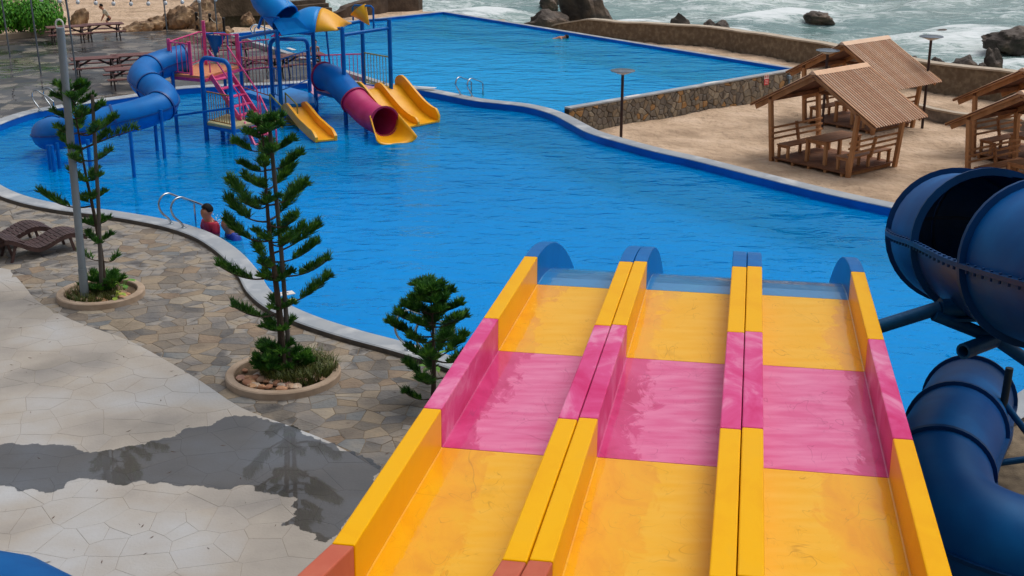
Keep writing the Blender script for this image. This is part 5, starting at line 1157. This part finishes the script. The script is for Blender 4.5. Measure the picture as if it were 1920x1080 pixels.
# ------------------------------------------------------------------ far left: kerb, shrub, palms, rocks, poles, lights
mKerb = M('terrace_kerb', (150, 132, 110), (130, 114, 96), scale=2, rough=.9)
kp = [gp(x, y) for x, y in ((-120, 86), (0, 76), (60, 70), (112, 66))]; t = thing('kerb', 'low stone kerb between the wet terrace and the green shrub', 'kerb', kp[0])
for a, b in zip(kp, kp[1:]):
    o = kerb(a, b, .35, -.1, .28, 'kerb_block', mKerb, 1); o.parent = t; o.location = -t.location
mBush = leafm('bush_leaf', (40, 100, 18), (130, 190, 44), (74, 146, 26))
def bush(c, rx, rz_, n, label, seed, m=mBush, ls=.11):
    t = thing('shrub', label, 'shrub', c); rn = random.Random(seed); mb = MB(); lobes = [(Vector((rn.uniform(-.6, .6)*rx, rn.uniform(-.5, .5)*rx*.7, rz_*rn.uniform(.35, .7))), rx*rn.uniform(.3, .5)) for _ in range(12)]
    for k in range(n):
        lc, lr = lobes[k % 12]; dv = Vector((rn.gauss(0, 1), rn.gauss(0, 1), rn.gauss(0, 1))).normalized(); p = lc+dv*lr*rn.uniform(.75, 1.05); p.z = max(.03, p.z*1.0)
        x, y = frame((dv+Vector((rn.gauss(0, .5), rn.gauss(0, .5), .5))).normalized()); l = ls*rn.uniform(.6, 1.3); mb.add([p-x*l*.35, p+y*l, p+x*l*.35, p-y*l*.6], [(0, 1, 2, 3)])
    mb.build('foliage', m, t)
    for k in range(5): lc, lr = lobes[k]; MB().tube([(rn.uniform(-.2, .2), rn.uniform(-.2, .2), 0), tuple(lc)], [.04, .015], 6).build('stem', mBark, t)
bush(gp(45, 66), 2.1, 1.9, 9000, 'dense bright green shrub at the left end of the far terrace', 4); bush(gp(-70, 74), 2.0, 1.7, 3000, 'green shrub cut by the left edge beside the bright one', 14)
bush(gp(104, 52), .7, .6, 1200, 'small green bush under the palms behind the far tables', 5)
mPalm = leafm('palm_leaf', (40, 70, 40), (96, 122, 70), (62, 94, 54)); mPT = M('palm_trunk', (112, 92, 76), (86, 70, 58), scale=6, rough=.9)
def palm(px_, py_, h, label, seed, spread=.75, n=20, lean=(0, 0), r=.06):
    c = gp(px_, py_, -.1); t = thing('small_palm', label, 'palm', c, group='small spiky palms at the far left'); rn = random.Random(seed); top = Vector((lean[0], lean[1], h)); MB().tube([(0, 0, -.1), top*.5+Vector((.03, 0, 0)), top], [r*1.2, r, r*.8], 8).build('trunk', mPT, t, smooth=True)
    mb = MB()
    for k in range(n):
        a = rn.uniform(0, 6.28); e = rn.uniform(-.4, 1.2); d0 = Vector((math.cos(a)*math.cos(e), math.sin(a)*math.cos(e), math.sin(e))); sd_ = d0.cross(Vector((0, 0, 1))).normalized(); l = spread*rn.uniform(.7, 1.1); rows = []
        for i in range(5): u = i/4; q = top+d0*l*u+Vector((0, 0, -.25*l*u*u)); rows.append([q-sd_*.035*(1-u*.9), q+sd_*.035*(1-u*.9)])
        mb.grid(rows)
    mb.build('crown', mPalm, t)
palm(72, 43, 1.2, 'spiky palm on a thin trunk right of the green shrub', 3, .6); palm(117, 42, 1.15, 'left of two spiky palms standing close together behind the far tables', 4, .6); palm(131, 50, 1.7, 'right of two spiky palms standing close together behind the far tables', 6, .8, lean=(-.1, 0))
palm(8, 46, 1.9, 'spiky palm rising behind the dense green shrub', 7, .9, r=.12); palm(34, 40, .5, 'low spiky palm tuft behind the dense green shrub', 8, .8)
for i, (px_, py_, sx, sz, lb) in enumerate(((152, 50, .5, .75, 'upright brown rock behind the far picnic tables'), (250, 60, .55, .35, 'low striped rock at the start of the rocky border'), (272, 59, .5, .42, 'slanted striped rock second along the rocky border'), (293, 56, .6, .5, 'slanted striped rock third along the rocky border'), (312, 53, .55, .55, 'slanted striped rock fourth along the rocky border'), (338, 54, .8, .85, 'large pale orange rock where the border turns uphill'), (362, 52, .7, .8, 'tall orange rock beside the rope posts'), (384, 56, .6, .7, 'pale rock between the first two rope posts'), (404, 60, .55, .6, 'pale rock between the last two rope posts'), (374, 40, .9, .9, 'large brown rock behind the rope posts'), (425, 66, .4, .3, 'low rock at the end of the rocky border by the far pool'))):
    rock(px_, py_, -.1, sx, sz, lb, 40+i, mRockB, lean=(.35, 0), grp='rocks along the far terrace')
mBlk = M('black_post', (26, 24, 26), rough=.6)
bpos = []
for px_, py_, lb in ((370, 54, 'black rope post nearest the large orange rocks'), (395, 57, 'middle black rope post by the far rocks'), (421, 65, 'black rope post nearest the far pool')):
    p = gp(px_, py_); bpos.append(p); o = MB().lathe((0, 0, 0), [(.07, 0), (.07, .74), (.085, .76), (.085, .84), (.04, .87)], 12).build('rope_post', mBlk, smooth=40); o.location = p; tag(o, lb, 'post', 'black rope posts')
rp_ = []
for a, b in zip(bpos, bpos[1:]): rp_ += [a.lerp(b, k/8)+Vector((0, 0, .68-.22*math.sin(math.pi*k/8))) for k in range(9)]
o = MB().tube(rp_, .018, 6).build('rope', M('rope', (188, 178, 160), rough=.9), smooth=True); tag(o, 'pale rope slung between the black posts by the far rocks', 'rope')
mThin = M('galvanised', (88, 98, 106), (104, 112, 118), scale=3, rough=.5)
poles = []
for bx, by, tx, ty, h, lb in ((19, 108, 8, 0, 3.9, 'thin grey light pole nearest the left edge'), (77, 140, 63, 0, 3.9, 'thin grey light pole second from the left edge'), (145, 157, 136, 0, 3.9, 'thin grey light pole rising behind the thick grey pole'), (313, 57, 313, 0, 3.0, 'thin rusty pole at the far rocky border'), (408, 63, 402, 0, 3.4, 'thin grey pole between the rope posts'), (500, 97, 497, 25, 3.3, 'thin grey pole on the terrace below the tipping barrel')):
    p = gp(bx, by); o = MB().tube([(0, 0, 0), (0, 0, h)], .035, 9).build('light_pole', mThin, smooth=True); o.location = p; o.rotation_euler = (0, R(-1.5), 0); tag(o, lb, 'pole', 'thin light poles'); poles.append(p)
p = gp(378, 58); o = MB().tube([(0, 0, 0), (0, 0, 3.6)], .075, 10).build('timber_pole', M('pale_timber', (132, 122, 112), rough=.8), smooth=True); o.location = p; tag(o, 'pale timber pole rising among the orange rocks', 'pole')
p = gp(592, 20, -.2); o = MB().tube([(0, 0, 0), (0, 0, 2.0)], .09, 10).build('blue_post', cB, smooth=True); o.location = (p.x, p.y, -.2); tag(o, 'blue post standing in front of the dark steps at the top', 'pole')
# string of bulbs
sa, sb = ap(60, 0, 62.0), ap(450, -4, 66.0); sl_t = thing('string_lights', 'string of white bulbs hanging across the sand at the top left', 'string lights', sa); pts = [sa.lerp(sb, k/24)+Vector((0, 0, .25-.28*math.sin(math.pi*k/24))) for k in range(25)]
MB().tube(pts, .012, 5).build('wire', mBlk, sl_t, sa)
for k in range(1, 25, 2):
    q = pts[k]; MB().tube([q, q-Vector((0, 0, .12))], .035, 8).build('socket', mBlk, sl_t, sa); MB().ball(q-Vector((0, 0, .2)), .1, 6, (1, 1, 1.1)).build('bulb', M('bulb', (226, 228, 230), rough=.2), sl_t, sa, smooth=True)
# ------------------------------------------------------------------ small litter
mLf = M('dry_leaf', (92, 66, 46), (70, 50, 38), scale=9, rough=.9)
rn = random.Random(6); mb = MB()
for k in range(150):
    x, y = rn.uniform(-10, 0), rn.uniform(14.5, 27); a = rn.uniform(0, 6.28); l = rn.uniform(.015, .06); dv = Vector((math.cos(a), math.sin(a), 0)); sd_ = Vector((-dv.y, dv.x, 0)); c = Vector((x, y, .013)); mb.add([c-dv*l, c+sd_*l*.16, c+dv*l+Vector((0, 0, .01)), c-sd_*l*.16], [(0, 1, 2, 3)])
o = mb.build('leaf_litter', mLf); o['kind'] = 'stuff'; o['label'] = 'scattered dry needles and leaf bits on the paving'; o['category'] = 'litter'
# splashes of water by the boy and the barrel
mSpl = M('spray', (222, 234, 240), rough=.2)
def spray(c, n, s, label, seed):
    rn = random.Random(seed); mb = MB()
    for k in range(n): mb.ball(Vector((rn.gauss(0, s[0]), rn.gauss(0, s[1]), abs(rn.gauss(0, s[2])))), rn.uniform(.006, .018), 3)
    o = mb.build('water_spray', mSpl, smooth=True); o.location = c; o['kind'] = 'stuff'; o['label'] = label; o['category'] = 'water'
p = gp(411, 424, WZ); spray(p, 60, (.12, .15, .12), 'white splash drops beside the boy in red', 3)
p = ap(541, 14, 45.6); spray(p, 40, (.05, .08, .2), 'water drops spilling from the blue barrel', 4)
